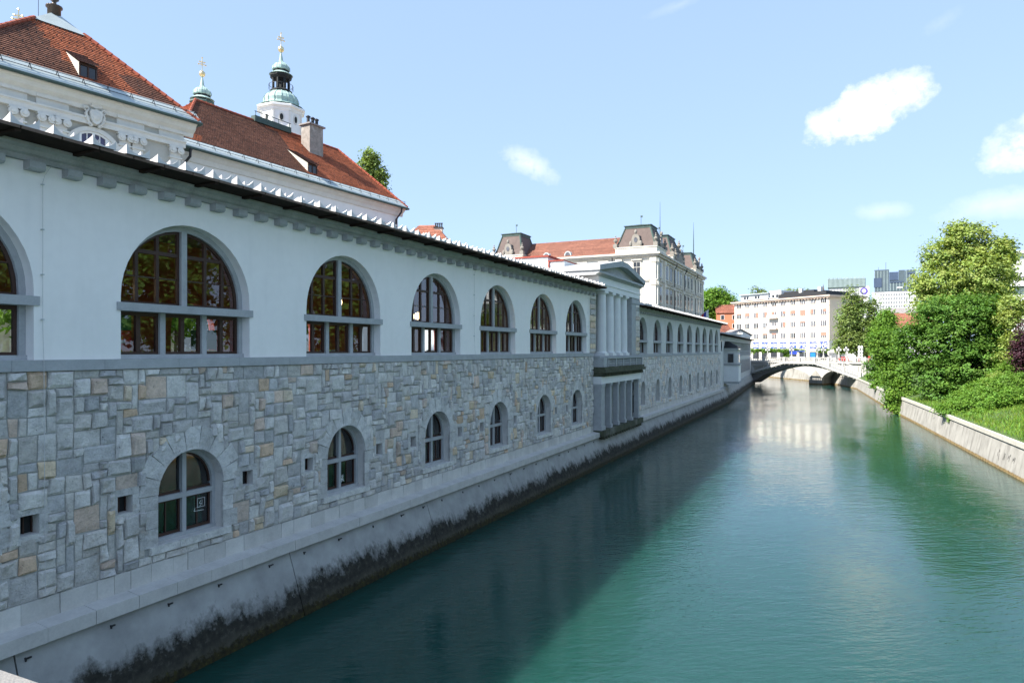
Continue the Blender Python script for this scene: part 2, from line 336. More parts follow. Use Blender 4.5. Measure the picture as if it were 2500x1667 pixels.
# ------------------------------------------------------------------ mesh builder
class MB:
    def __init__(s): s.v = []; s.f = []; s.m = []; s.t = []; s.u = []
    def add(s, vs, fs, mi=0, t=(1, 1, 1), uv=None):
        o = len(s.v); s.v.extend(vs)
        for k, f in enumerate(fs):
            s.f.append([o + i for i in f]); s.m.append(mi); s.t.append(t)
            s.u.append(uv[k] if uv else None)
    def quad(s, a, b, c, d, mi=0, t=(1, 1, 1), uv=None): s.add([a, b, c, d], [(0, 1, 2, 3)], mi, t, [uv] if uv else None)
    def box(s, x0, x1, y0, y1, z0, z1, mi=0, t=(1, 1, 1)):
        s.add([(x0, y0, z0), (x1, y0, z0), (x1, y1, z0), (x0, y1, z0), (x0, y0, z1), (x1, y0, z1), (x1, y1, z1), (x0, y1, z1)],
              [(0, 3, 2, 1), (4, 5, 6, 7), (0, 1, 5, 4), (1, 2, 6, 5), (2, 3, 7, 6), (3, 0, 4, 7)], mi, t)
    def prism(s, prof, fa, fb, mi=0, t=(1, 1, 1), cap=True):
        # prof: closed 2-D outline; fa / fb map (a, b) to the two end points
        n = len(prof); va = [fa(*p) for p in prof]; vb = [fb(*p) for p in prof]
        fs = [(i, (i + 1) % n, n + (i + 1) % n, n + i) for i in range(n)]
        if cap: fs += [tuple(range(n))[::-1], tuple(range(n, 2 * n))]
        s.add(va + vb, fs, mi, t)
    def xprism(s, prof, x0, x1, mi=0, t=(1, 1, 1)): s.prism(prof, lambda a, b: (x0, a, b), lambda a, b: (x1, a, b), mi, t)
    def yprism(s, prof, y0, y1, mi=0, t=(1, 1, 1)): s.prism(prof, lambda a, b: (a, y0, b), lambda a, b: (a, y1, b), mi, t)
    def lathe(s, prof, n=12, c=(0, 0, 0), mi=0, t=(1, 1, 1), flat=0.0, close=True, sq=1.0):
        vs = []; fs = []; k = len(prof)
        for i in range(n):
            a = 2 * math.pi * i / n + flat
            for r, z in prof: vs.append((c[0] + r * math.cos(a), c[1] + r * math.sin(a) * sq, c[2] + z))
        for i in range(n):
            j = (i + 1) % n
            for q in range(k - 1): fs.append((i * k + q, j * k + q, j * k + q + 1, i * k + q + 1))
        if close:
            fs.append(tuple(i * k for i in range(n))[::-1]); fs.append(tuple(i * k + k - 1 for i in range(n)))
        s.add(vs, fs, mi, t)
    def tube(s, pts, r, n=6, mi=0, t=(1, 1, 1)):
        rs = r if isinstance(r, (list, tuple)) else [r] * len(pts)
        pts = [Vector(p) for p in pts]; vs = []; fs = []
        for i, p in enumerate(pts):
            d = (pts[min(i + 1, len(pts) - 1)] - pts[max(i - 1, 0)]).normalized()
            u = d.orthogonal().normalized() if i == 0 else (u - d * u.dot(d)).normalized()
            w = d.cross(u)
            for k in range(n):
                a = 2 * math.pi * k / n; vs.append(tuple(p + (u * math.cos(a) + w * math.sin(a)) * rs[i]))
        for i in range(len(pts) - 1):
            for k in range(n): fs.append((i * n + k, i * n + (k + 1) % n, (i + 1) * n + (k + 1) % n, (i + 1) * n + k))
        fs.append(tuple(range(n))[::-1]); fs.append(tuple(range((len(pts) - 1) * n, len(pts) * n)))
        s.add(vs, fs, mi, t)
    def mesh(s, name, mats):
        me = bpy.data.meshes.new(name); me.from_pydata([tuple(v) for v in s.v], [], s.f)
        for mm in (mats if isinstance(mats, (list, tuple)) else [mats]): me.materials.append(mm)
        me.polygons.foreach_set('material_index', s.m)
        L = [len(f) for f in s.f]
        ca = me.color_attributes.new('tint', 'FLOAT_COLOR', 'CORNER')
        arr = np.ones((sum(L), 4), np.float32); arr[:, :3] = np.repeat(np.array(s.t, np.float32).reshape(-1, 3), L, axis=0)
        ca.data.foreach_set('color', arr.ravel())
        if any(u is not None for u in s.u):
            ul = me.uv_layers.new(name='uv'); a = []
            for f, u in zip(s.f, s.u):
                a.extend(u if u is not None else [(0, 0)] * len(f))
            ul.data.foreach_set('uv', np.array(a, np.float32).ravel())
        return me
    def build(s, name, mats, parent=None, smooth=False, loc=None, kind=None, label=None):
        me = s.mesh(name, mats)
        if smooth: me.polygons.foreach_set('use_smooth', [True] * len(s.f))
        me.update()
        return link(name, me, parent, loc, kind, label)
def link(name, me, parent=None, loc=None, kind=None, label=None):
    o = bpy.data.objects.new(name, me); COL.objects.link(o)
    if parent is not None: o.parent = parent
    if loc is not None: o.location = loc
    if kind: o['kind'] = kind
    if label: o['label'] = label
    return o
def tag(o, label, cat, group=None):
    o['label'] = label; o['category'] = cat
    if group: o['group'] = group
    return o
def thing(name, label, cat, loc=(0, 0, 0), rz=0.0, group=None):
    o = bpy.data.objects.new(name, None); COL.objects.link(o); o.location = loc; o.rotation_euler = (0, 0, rz)
    o.empty_display_size = .3
    return tag(o, label, cat, group)
def copy_tree(o, parent=None, loc=None, rz=None):
    c = o.copy(); COL.objects.link(c); c.parent = parent
    if loc is not None: c.location = loc
    if rz is not None: c.rotation_euler = (0, 0, rz)
    for ch in list(o.children): copy_tree(ch, c)
    return c

F = 1667.0                                  # focal length in photo pixels
def at(X, Y, z):                            # photo pixel at a measured distance -> place
    return Vector(((X - 1250) / F * z, z, EYE + (854 - Y) / F * z))
TH = math.atan2(.9041, .4273)               # bearing of the quay
U = Vector((.4273, .9041, 0)); IN = Vector((-.9041, .4273, 0))      # along the quay / inland
O_HALL = Vector((-18.03, 0, 0))
def quay(s, y, z=0.0): return O_HALL + U * s + IN * y + Vector((0, 0, z))

def wall_open(mb, x0, x1, z0, z1, ops, yf, yb, mf=0, mr=1, n=18):
    """front wall at y = yf with real openings (x0, x1, sill, spring, arched) and reveals back to yb"""
    cur = x0
    def q(a, b, c, d, mi): mb.quad(a, b, c, d, mi)
    def vq(xa, xb, za, zb):
        if xb - xa > 1e-4 and zb - za > 1e-4: q((xa, yf, za), (xb, yf, za), (xb, yf, zb), (xa, yf, zb), mf)
    for (a, b, s, sp, arched) in sorted(ops):
        vq(cur, a, z0, z1); vq(a, b, z0, s)
        if arched:
            r = (b - a) / 2; c = (a + b) / 2
            pts = [(c - r * math.cos(math.pi * i / n), sp + r * math.sin(math.pi * i / n)) for i in range(n + 1)]
        else: pts = [(a, sp), (b, sp)]
        for (xa, za), (xb, zb) in zip(pts, pts[1:]):
            q((xa, yf, za), (xb, yf, zb), (xb, yf, z1), (xa, yf, z1), mf)
            q((xa, yf, za), (xa, yb, za), (xb, yb, zb), (xb, yf, zb), mr)
        q((a, yf, s), (a, yb, s), (a, yb, pts[0][1]), (a, yf, pts[0][1]), mr)
        q((b, yf, pts[-1][1]), (b, yb, pts[-1][1]), (b, yb, s), (b, yf, s), mr)
        q((a, yf, s), (b, yf, s), (b, yb, s), (a, yb, s), mr)
        cur = b
    vq(cur, x1, z0, z1)

def roof_plane(mb, a, b, c, d, mi=0, course=.2, thick=.045, tintf=None, seg=1):
    """clay courses as stepped strips: eave a->b, top d->c"""
    a, b, c, d = map(Vector, (a, b, c, d))
    up = ((d + c) / 2 - (a + b) / 2); nrow = max(2, int(up.length / course))
    nor = (b - a).cross(d - a).normalized(); along = (b - a).normalized()
    for i in range(nrow):
        f0, f1 = i / nrow, (i + 1) / nrow
        l0, r0 = a.lerp(d, f0), b.lerp(c, f0); l1, r1 = a.lerp(d, f1), b.lerp(c, f1)
        if (l1 - r1).length < .02: r1 = l1 + along * .02
        for k in range(seg):
            g0, g1 = k / seg, (k + 1) / seg
            p = [l0.lerp(r0, g0), l0.lerp(r0, g1), l1.lerp(r1, g1), l1.lerp(r1, g0)]
            q0, q1 = p[0] + nor * thick, p[1] + nor * thick
            u = [(v - a).dot(along) for v in p]; v0, v1 = i * course, (i + 1) * course
            t = tintf((u[0] + u[1]) / 2, (f0 + f1) / 2, rnd) if tintf else (1, 1, 1)
            jit = rnd.uniform(.92, 1.08); t = tuple(x * jit for x in t)
            mb.add([q0, q1, p[2], p[3]], [(0, 1, 2, 3)], mi, t, [[(u[0], v0), (u[1], v0), (u[2], v1), (u[3], v1)]])
            mb.add([p[0], p[1], q1, q0], [(0, 1, 2, 3)], mi, tuple(x * .8 for x in t), [[(u[0] , v0 + .05), (u[1], v0 + .05), (u[1], v0 + .06), (u[0], v0 + .06)]])
# ================================================================== the setting
def sheet(name, pts, z, material, z_under=None):
    mb = MB(); mb.add([(x, y, z) for x, y in pts], [tuple(range(len(pts)))])
    return mb.build(name, material, kind='structure')
# river: one sheet under everything
sheet('river_water', [(-60, -60), (160, -60), (160, 420), (-160, 420)], 0.0, M['water'])
BANK = [(12.5, -10), (21.5, 15), (32.9, 43.9), (47.8, 81.9), (52.6, 94.5), (74.9, 148.4), (79.5, 166), (81.6, 187), (80.3, 221), (66, 262), (10, 330)]
lp = [quay(-40, .35), quay(119, .35)]
LB = Vector((.389, .921, 0)); LBI = Vector((-.921, .389, 0)); THB = math.atan2(.921, .389)
LO = quay(119, 0)
lp += [LO + LB * 73 + LBI * .35, LO + LB * 80 + LBI * 6, Vector((30, 190, 0)), Vector((-200, 240, 0))]
sheet('street', [(p.x, p.y) for p in lp] + [(-900, 400), (-900, -60)], 6.9, M['paving'])
far_pts = [(BANK[i][0] + .6, BANK[i][1]) for i in (8, 9, 10)]
# right bank: flat cap strip, grassy slope, park, out to the horizon
mb = MB(); rows = []
for i, (x, y) in enumerate(BANK):
    nx, ny = (.93, -.36) if i < 6 else ((1, 0) if i < 8 else (.75, .66))
    prof = [(.42, 2.36), (1.1, 2.45), (3.2, 2.85), (5.5, 3.5), (8.5, 4.9), (12, 6.4), (30, 6.9), (900, 6.9)] if i < 7 else [(.42, 4.3), (.8, 4.8), (1.0, 5.3), (5.5, 5.4), (8.5, 5.42), (12, 5.44), (30, 5.45), (900, 5.46)]
    rows.append([(x + nx * a, y + ny * a, z) for a, z in prof])
sub = []
for a, b in zip(rows, rows[1:]):
    n = 10
    for k in range(n): sub.append([tuple(p[j] + (q[j] - p[j]) * k / n for j in range(3)) for p, q in zip(a, b)])
sub.append(rows[-1])
rr = random.Random(4)
sub = [[(x + rr.uniform(-.12, .12) * (0 < j < 6), y, z + rr.uniform(-.1, .1) * (1 < j < 5)) for j, (x, y, z) in enumerate(r)] for r in sub]
k = len(sub[0])
mb.add([p for r in sub for p in r], [(i * k + j, i * k + j + 1, (i + 1) * k + j + 1, (i + 1) * k + j) for i in range(len(sub) - 1) for j in range(k - 1)])
mb.build('grassy_riverbank', M['grass'], kind='structure', smooth=True)
sheet('city_ground', [(-900, 262), (66.5, 262.5), (80.8, 221), (82.4, 187), (100, 175), (900, 180), (2500, 2500), (-2500, 2500)], 5.5, M['paving'])

# ================================================================== left river wall
rw = thing('river_wall', 'sheer concrete river wall with black algae band, under the white market hall', 'wall', tuple(quay(0, 0)), TH)
def wall_panel(L):
    mb = MB(); e = .018
    mb.xprism([(-.34, 2.0), (-.36, 1.9), (-1.0, 0), (-1.35, -1.2), (.4, -1.2), (.4, 2.0)][::-1], e, L - e)
    return mb
w0 = None
for i in range(-3, 15):
    if w0 is None: w0 = wall_panel(8.2).build('wall_panel', M['riverwall'], rw, loc=(i * 8.2, 0, 0))
    else: link('wall_panel', w0.data, rw, (i * 8.2, 0, 0))
mbk = MB(); mbk.box(-25, 119, .05, .3, -1.2, 1.95); mbk.build('core', M['riverwall'], rw)
rs = MB()
for k in range(24):
    x = 16.6 + k * 1.75 + rnd.uniform(-.2, .2); y = -.35 - .03; rs.box(x, x + rnd.uniform(.03, .22), y - .05, y + .05, 1.78, 1.81); rs.box(x, x + .03, y - .06, y + .05, 1.74, 1.82)
rs.build('iron_cramp', M['iron'], rw, kind='stuff')
rw2 = thing('river_wall', 'far stretch of dark stained concrete river wall, under the loggia by the bridge', 'wall', tuple(LO), THB)
for i in range(9): link('wall_panel', w0.data, rw2, (i * 8.2 - .4, 0, 0))

# ================================================================== ashlar stones
GREYS = [(.49, .49, .49), (.54, .54, .53), (.62, .62, .60), (.45, .46, .47), (.58, .58, .565), (.53, .52, .495)]
WARMS = [(.62, .52, .38), (.60, .46, .34), (.56, .48, .42), (.62, .54, .43), (.60, .49, .41)]
def ashlar(x0, x1, z0, z1, c, excl, seed, maxw=4, maxh=3):
    rg = random.Random(seed); nx = int(round((x1 - x0) / c)); nz = int(round((z1 - z0) / c))
    cx, cz = (x1 - x0) / nx, (z1 - z0) / nz
    occ = [[excl(x0 + (i + .5) * cx, z0 + (j + .5) * cz) for i in range(nx)] for j in range(nz)]
    jit = {}
    def J(i, j):
        if (i, j) not in jit:
            jit[(i, j)] = (rg.uniform(-.022, .022) * (0 < i < nx), rg.uniform(-.02, .02) * (0 < j < nz))
        a, b = jit[(i, j)]; return (x0 + i * cx + a, z0 + j * cz + b)
    out = []
    for j in range(nz):
        for i in range(nx):
            if occ[j][i]: continue
            w = rg.choices(range(1, maxw + 1), [2.5, 5, 3.4, .9][:maxw])[0]; h = rg.choices(range(1, maxh + 1), [3, 5, 2.2][:maxh])[0]
            if h == 1: w = min(w, 2)
            if w == 4: h = max(h, 2)
            if w == 1 and h == 1 and rg.random() < .6: w = 2
            while w > 1 and (i + w > nx or any(occ[j][i + q] for q in range(w))): w -= 1
            while h > 1 and (j + h > nz or any(occ[j + r][i + q] for r in range(h) for q in range(w))): h -= 1
            for r in range(h):
                for q in range(w): occ[j + r][i + q] = True
            out.append((J(i, j), J(i + w, j), J(i + w, j + h), J(i, j + h), w * cx, h * cz))
    return out
def stone_geom(mb, st, rg, pale=0.0, gap=.014):
    (a, b, c, d, w, h) = st
    a = (a[0] + gap, a[1] + gap); b = (b[0] - gap, b[1] + gap); c = (c[0] - gap, c[1] - gap); d = (d[0] + gap, d[1] - gap)
    rough = rg.random() < .62
    t = list(rg.choice(WARMS if rg.random() < .14 else GREYS)); k = rg.uniform(.86, 1.12); t = tuple(x * k * (1 - pale) + .66 * pale for x in t)
    vs = []; off = rg.uniform(-.012, .012)
    for jj in range(4):
        for ii in range(4):
            u, v = (0, .12, .88, 1)[ii], (0, .14, .86, 1)[jj]
            x = (a[0] * (1 - u) + b[0] * u) * (1 - v) + (d[0] * (1 - u) + c[0] * u) * v
            z = (a[1] * (1 - u) + b[1] * u) * (1 - v) + (d[1] * (1 - u) + c[1] * u) * v
            if 0 < ii < 3 and 0 < jj < 3:
                y = -(rg.uniform(.045, .115) if rough else .024) + off
                if rough: x += rg.uniform(-.05, .05) * w; z += rg.uniform(-.06, .06) * h
            else:
                y = -.008 + off * .5
                if rough and (0 < ii < 3 or 0 < jj < 3): y += rg.uniform(-.02, .01)
            vs.append((x, y, z))
    fs = [(j * 4 + i, j * 4 + i + 1, j * 4 + i + 5, j * 4 + i + 4) for j in range(3) for i in range(3)]
    ring = [0, 1, 2, 3, 7, 11, 15, 14, 13, 12, 8, 4]; n = len(vs)
    vs += [(vs[i][0], .02, vs[i][2]) for i in ring]
    fs += [(ring[(q + 1) % 12], ring[q], n + q, n + (q + 1) % 12) for q in range(12)]
    mb.add(vs, fs, 0, t)

# ================================================================== arched windows
def ring_frame(mb, r0, r1, c, sp, zb, y0, y1, n=20, mi=0):
    """arched surround between radius r0 (inside) and r1, straight jambs down to zb"""
    po = [(c - r1, zb)] + [(c - r1 * math.cos(math.pi * i / n), sp + r1 * math.sin(math.pi * i / n)) for i in range(n + 1)] + [(c + r1, zb)]
    pi_ = [(c - r0, zb)] + [(c - r0 * math.cos(math.pi * i / n), sp + r0 * math.sin(math.pi * i / n)) for i in range(n + 1)] + [(c + r0, zb)]
    for k in range(len(po) - 1):
        A, B, C, D = po[k], po[k + 1], pi_[k + 1], pi_[k]
        mb.quad((A[0], y0, A[1]), (D[0], y0, D[1]), (C[0], y0, C[1]), (B[0], y0, B[1]), mi)
        mb.quad((D[0], y0, D[1]), (D[0], y1, D[1]), (C[0], y1, C[1]), (C[0], y0, C[1]), mi)
def clip_arch(poly, r, sp):
    """keep the part of a polygon inside radius r about (0, sp) above the springing"""
    pl = [(math.cos(math.pi * i / 28), math.sin(math.pi * i / 28)) for i in range(29)]
    for i in range(28):
        am = math.pi * (i + .5) / 28; nx, nz = math.cos(am), math.sin(am); dd = r * math.cos(math.pi / 56)
        out = []
        for k in range(len(poly)):
            p, q = poly[k], poly[(k + 1) % len(poly)]
            fp = p[0] * nx + (p[1] - sp) * nz - dd; fq = q[0] * nx + (q[1] - sp) * nz - dd
            if fp <= 0: out.append(p)
            if fp * fq < 0:
                t = fp / (fp - fq); out.append((p[0] + (q[0] - p[0]) * t, p[1] + (q[1] - p[1]) * t))
        poly = out
        if len(poly) < 3: return []
    return poly
def area(p): return abs(sum(p[i][0] * p[(i + 1) % len(p)][1] - p[(i + 1) % len(p)][0] * p[i][1] for i in range(len(p)))) / 2
def bar_v(mb, x, w, z0, r, sp, y0, y1):
    zt = sp + math.sqrt(max(0, r * r - x * x)); 
    if zt > z0 + .05: mb.box(x - w / 2, x + w / 2, y0, y1, z0, zt)
def upper_window(parent, sc, R0, sill, sp, lint, wide=True, fine=True):
    win = MB(); ri = R0 - .15
    ring_frame(win, ri, R0 + .01, 0, sp, lint[1], .30, .52)
    win.box(-R0 - .11, R0 + .11, -.04, .5, lint[0], lint[1]); 
    win.box(-.09, .09, .29, .52, lint[1] + .001, sp + ri + .02)
    win.box(-R0 + .003, -ri, .30, .52, sill + .11, lint[0]); win.box(ri, R0 - .003, .30, .52, sill + .11, lint[0])
    win.box(-R0 + .002, R0 - .002, .24, .53, sill + .002, sill + .11)
    ms = (-ri / 3 - .03, ri / 3 + .03)
    for x in ms: win.box(x - .08, x + .08, .29, .52, sill + .11, lint[0])
    w = win.build('window', M['concrete'], parent, loc=(sc, 0, 0))
    zt, rg = lint[1], ri
    for sgn in (-1, 1):
        fr = MB(); xin = .09
        # border along the mullion, foot and arch
        xa = sorted((sgn * xin, sgn * (xin + .075)))
        fr.box(xa[0], xa[1], .38, .46, zt, sp + math.sqrt(rg * rg - xin * xin) - .02)
        xo = sorted((sgn * (xin + .075), sgn * (rg - .001)))
        fr.box(xo[0], xo[1], .381, .459, zt, zt + .075)
        n = 12; pts = []
        for i in range(n + 1):
            a = math.pi / 2 * i / n; pts.append((math.cos(a), math.sin(a)))
        for (c0, s0), (c1, s1) in zip(pts, pts[1:]):
            if rg * c1 < xin: c1 = xin / rg; s1 = math.sqrt(1 - c1 * c1)
            q = [(sgn * rg * c0, sp + rg * s0), (sgn * rg * c1, sp + rg * s1), (sgn * (rg - .075) * c1, sp + (rg - .075) * s1), (sgn * (rg - .075) * c0, sp + (rg - .075) * s0)]
            if sgn > 0: q = q[::-1]
            fr.yprism(q, .382, .458)
        fr.box(*sorted((sgn * rg, sgn * (rg - .075))), .382, .458, zt + .075, sp)
        cols = [.09, .78, 1.40, rg]; rows = [zt, zt + .74, zt + 1.42, zt + 3]
        for x in cols[1:-1]: bar_v(fr, sgn * x, .095, zt + .075, rg - .05, sp, .375, .455)
        for kz, hh in ((1, .035), (2, .10)):
            z = rows[kz]; xe = math.sqrt(max(.01, (rg - .05) ** 2 - (z - sp) ** 2))
            a, b = sorted((sgn * .165, sgn * xe)); fr.box(a, b, .385 if kz == 1 else .372, .45, z - hh / 2, z + hh / 2)
        f = fr.build('wood_frame', M['wood'], w)
        if fine:
            for i in range(3):
                for j in range(3):
                    a, b = sorted((sgn * cols[i], sgn * cols[i + 1]))
                    p = clip_arch([(a, rows[j]), (b, rows[j]), (b, rows[j + 1]), (a, rows[j + 1])], rg, sp)
                    if p and area(p) > .03:
                        g = MB(); g.add([(x, .42, z) for x, z in p], [tuple(range(len(p)))]); g.build('pane', M['glass'], w)
        else:
            a, b = sorted((sgn * .09, sgn * rg)); p = clip_arch([(a, zt), (b, zt), (b, zt + 3), (a, zt + 3)], rg, sp)
            g = MB(); g.add([(x, .42, z) for x, z in p], [tuple(range(len(p)))]); g.build('pane', M['glass'], w)
    xs = [-ri, ms[0] - .08, ms[0] + .08, ms[1] - .08, ms[1] + .08, ri]
    for k in range(3):
        a, b = xs[2 * k], xs[2 * k + 1]; za, zb = sill + .11, lint[0]; fr = MB(); e = .07; m_ = (a + b) / 2
        fr.box(a, a + e, .37, .46, za, zb); fr.box(b - e, b, .37, .46, za, zb); fr.box(a + e, b - e, .371, .459, za, za + e); fr.box(a + e, b - e, .371, .459, zb - e * 1.4, zb)
        fr.box(m_ - .06, m_ + .06, .365, .455, za + e, zb - e * 1.4)
        fr.build('wood_frame', M['wood'], w)
        for p, q in ((a + e, m_ - .06), (m_ + .06, b - e)):
            g = MB(); g.quad((p, .42, za + e), (q, .42, za + e), (q, .42, zb - e * 1.4), (p, .42, zb - e * 1.4)); g.build('pane', M['glass'], w)
    return w
def lower_window(parent, sc, r, zb, sp, fine=True, dep=.30):
    win = MB(); ri = r - .11; tz = sp - .22
    ring_frame(win, ri, r + .01, 0, sp, zb + .09, dep, dep + .2)
    win.box(-r + .002, r - .002, dep - .03, dep + .2, zb + .002, zb + .09)
    win.box(-.065, .065, dep - .01, dep + .2, zb + .09, sp + ri + .02); win.box(-ri - .01, ri + .01, dep - .02, dep + .19, tz - .07, tz + .07)
    w = win.build('window', M['concrete'], parent, loc=(sc, 0, 0))
    y = dep + .09
    for sgn in (-1, 1):
        fr = MB(); a, b = sorted((sgn * .065, sgn * ri)); e = .055
        fr.box(a, a + e, y, y + .06, zb + .09, tz - .07); fr.box(b - e, b, y, y + .06, zb + .09, tz - .07)
        fr.box(a + e, b - e, y, y + .06, zb + .09, zb + .17); fr.box(a + e, b - e, y, y + .06, tz - .13, tz - .07)
        mid = (a + b) / 2 ; fr.box(mid - .02, mid + .02, y + .01, y + .05, zb + .17, tz - .13)
        fr.box(a, b, y, y + .06, tz + .07, tz + .14)
        n = 10
        for i in range(n):
            a0, a1 = math.pi / 2 * i / n, math.pi / 2 * (i + 1) / n
            q = [(sgn * rr_ * math.cos(t_), sp + rr_ * math.sin(t_)) for rr_, t_ in ((ri, a0), (ri, a1), (ri - e, a1), (ri - e, a0))]
            fr.yprism(q if sgn < 0 else q[::-1], y, y + .06)
        fr.build('wood_frame', M['wood'], w)
        for z0, z1 in ((zb + .09, tz - .07), (tz + .07, sp + r)):
            p = clip_arch([(a, z0), (b, z0), (b, z1), (a, z1)], ri, sp)
            g = MB(); g.add([(x, y + .03, z) for x, z in p], [tuple(range(len(p)))]); g.build('pane', M['glass'], w)
    return w

# ================================================================== eave tile (shared mesh)
def eave_tile_mesh():
    mb = MB(); W_, D_ = .58, .46; nx, ny = 12, 5; top = []
    for j in range(ny + 1):
        for i in range(nx + 1):
            u, v = i / nx, j / ny
            top.append((u * W_, v * D_, .035 + .195 * abs(2 * u - 1) ** 2.0 * (1 - v) ** 1.5 + .03 * v))
    n = len(top); k = nx + 1
    bot = [(x, y, y * .11) for x, y, z in top]
    fs = [(j * k + i, j * k + i + 1, (j + 1) * k + i + 1, (j + 1) * k + i) for j in range(ny) for i in range(nx)]
    fs += [(i + 1, i, n + i, n + i + 1) for i in range(nx)]
    fs += [(j * k, (j + 1) * k, n + (j + 1) * k, n + j * k) for j in range(ny)]
    fs += [((j + 1) * k + nx, j * k + nx, n + j * k + nx, n + (j + 1) * k + nx) for j in range(ny)]
    mb.add(top + bot, fs); return mb
TILE = eave_tile_mesh(); TILE_ME = TILE.mesh('eave_tile', M['tile_white'])

def cable(parent, s, zt, zb):
    mb = MB(); mb.tube([(s + .06, -.27, zt + .25), (s + .02, -.1, zt + .05), (s, -.055, zt - .1), (s, -.055, 9), (s, -.1, 8.2), (s + .03, -.1, 3.0)], .007, 5)
    c = mb.build('lightning_cable', M['tile_white'], parent)
    for i in range(5):
        b = MB(); z = zt - .15 - i * 1.02; b.box(s - .02, s + .03, -.07, .0, z - .01, z + .01); b.build('clip', M['zinc'], c)

def market_wing(name, label, s0, s1, cen, R0, zc, sill, sp, lint, low, fine, pale, stone_seed, squares=True, roof_ext=(0, 0)):
    h = thing(name, label, 'building', tuple(quay(0, 0)), TH)
    # upper plaster wall with the arched openings
    mb = MB(); wall_open(mb, s0, s1, sill, zc + .35, [(c - R0, c + R0, sill, sp, True) for c in cen], 0, .52, 0, 0, 22)
    mb.build('plaster_wall', M['plaster'] if fine else M['plaster_far'], h)
    for c in cen: upper_window(h, c, R0, sill, sp, lint, fine=fine)
    # sill band
    mb = MB(); x = s0
    while x < s1:
        x2 = min(x + 2.1, s1); mb.box(x + .004, x2 - .004, -.085, .3, sill - .25, sill - .001); x = x2
    mb.build('sill_band', M['concrete'], h)
    # backing of the stone storey
    r, zb, lsp = low; z0 = 2.87; z1 = sill - .252
    ops = [(c - r, c + r, zb, lsp, True) for c in cen]
    sq = [(c + o - .2, c + o + .2, 4.36, 4.80, False) for c in cen for o in ((-2.0, 2.0) if squares else ())]
    mb = MB(); wall_open(mb, s0, s1, 2.0, z1, ops + sq, .012, .6, 0, 1, 14)
    mb.build('backing_wall', [M['mortar'], M['limestone']], h)
    for c in cen: lower_window(h, c, r, zb, lsp, fine)
    for a, b, za, zb_, _ in sq:
        v = MB(); v.box(a, b, .26, .3, za, zb_); o = v.build('vent_opening', M['black'], h)
        fr = MB(); fr.box(a, a + .03, .22, .26, za, zb_); fr.box(b - .03, b, .22, .26, za, zb_); fr.box((a + b) / 2 - .015, (a + b) / 2 + .015, .22, .26, za, zb_); fr.build('vent_frame', M['wood'], o)
    # voussoirs and jamb stones
    vm = []; rg = random.Random(5); nV = 9
    for i in range(nV):
        a0, a1 = math.pi * i / nV, math.pi * (i + 1) / nV; ro = r + (.56 if i % 2 == 0 else .66) + (.1 if i == 4 else 0); e = .006
        pin = [(r * math.cos(a0 + (a1 - a0) * t) , r * math.sin(a0 + (a1 - a0) * t)) for t in (0, .5, 1)]
        q = [(x, lsp + z) for x, z in pin] + [(ro * math.cos(a1 - e * 2), lsp + ro * math.sin(a1 - e * 2)), (ro * math.cos(a0 + e * 2), lsp + ro * math.sin(a0 + e * 2))]
        m_ = MB(); k = rg.uniform(.86, 1.08); m_.yprism(q[::-1], -.045 - rg.uniform(0, .02), .05, 0, (.56 * k, .57 * k, .57 * k)); vm.append(m_.mesh('voussoir', M['stone']))
    for sgn in (-1, 1):
        z = zb - .02; i = 0
        while z < lsp - .05:
            z2 = min(z + rg.choice((.42, .5)), lsp - .004); wd = .36 if i % 2 else .52
            m_ = MB(); k = rg.uniform(.86, 1.08); a, b = sorted((sgn * r, sgn * (r + wd))); m_.box(a, b, -.035, .05, z + .005, z2 - .005, 0, (.54 * k, .55 * k, .55 * k)); vm.append(m_.mesh('jamb_stone', M['stone'])); z = z2; i += 1
    for k in range(3):
        m_ = MB(); w_ = 2 * (r + .25) / 3; x = -r - .25 + k * w_; m_.box(x + .005, x + w_ - .005, -.10, .31, zb - .2, zb - .001, 0, (.6, .61, .60)); vm.append(m_.mesh('sill_stone', M['stone']))
    for c in cen:
        for me in vm: link(me.name.split('.')[0], me, h, (c, 0, 0))
    # the ashlar field
    def excl(x, z):
        for c in cen:
            dx = abs(x - c)
            if zb - .25 < z < lsp and dx < r + .30: return True
            if z >= lsp and math.hypot(dx, z - lsp) < r + .40: return True
        for a, b, za, zb_, _ in sq:
            if a - .13 < x < b + .13 and za - .1 < z < zb_ + .1: return True
        return False
    cell = .205 if fine else .26
    st = ashlar(max(s0, 14.2), s1, z0, z1, cell, excl, stone_seed)
    rg = random.Random(stone_seed + 1)
    keyed = sorted(st, key=lambda q: -(q[4] * q[5]) / max(q[0][0], 15.5) ** 3)
    rest = MB()
    for i, q in enumerate(keyed):
        if fine and i < 300:
            m_ = MB(); stone_geom(m_, q, rg, pale); m_.build('stone', M['stone'], h)
        else: stone_geom(rest, q, rg, pale)
    rest.build('stonework', M['stone'], h, kind='stuff')
    for a, b, za, zb_, _ in sq:      # squared stones framing each vent
        fr = MB()
        for (xa, xb, z_a, z_b) in ((a - .18, b + .18, za - .19, za - .006), (a - .18, b + .18, zb_ + .006, zb_ + .18), (a - .19, a - .002, za, zb_), (b + .002, b + .19, za, zb_)):
            k = rg.uniform(.9, 1.1); fr.box(xa, xb, -.03, .05, z_a, z_b, 0, (.52 * k, .53 * k, .53 * k))
        fr.build('vent_surround', M['stone'], h)
    # plinth course and coping
    x = s0; pl = MB()
    while x < s1 - .05:
        x2 = min(x + rg.uniform(.42, .92), s1); k = rg.uniform(.88, 1.1)
        m_ = MB() if fine else pl
        m_.box(x + .006, x2 - .006, -.03 - rg.uniform(0, .02), .1, 2.38, 2.865, 0, (k, k, k))
        if fine: m_.build('plinth_stone', M['limestone'], h)
        x = x2
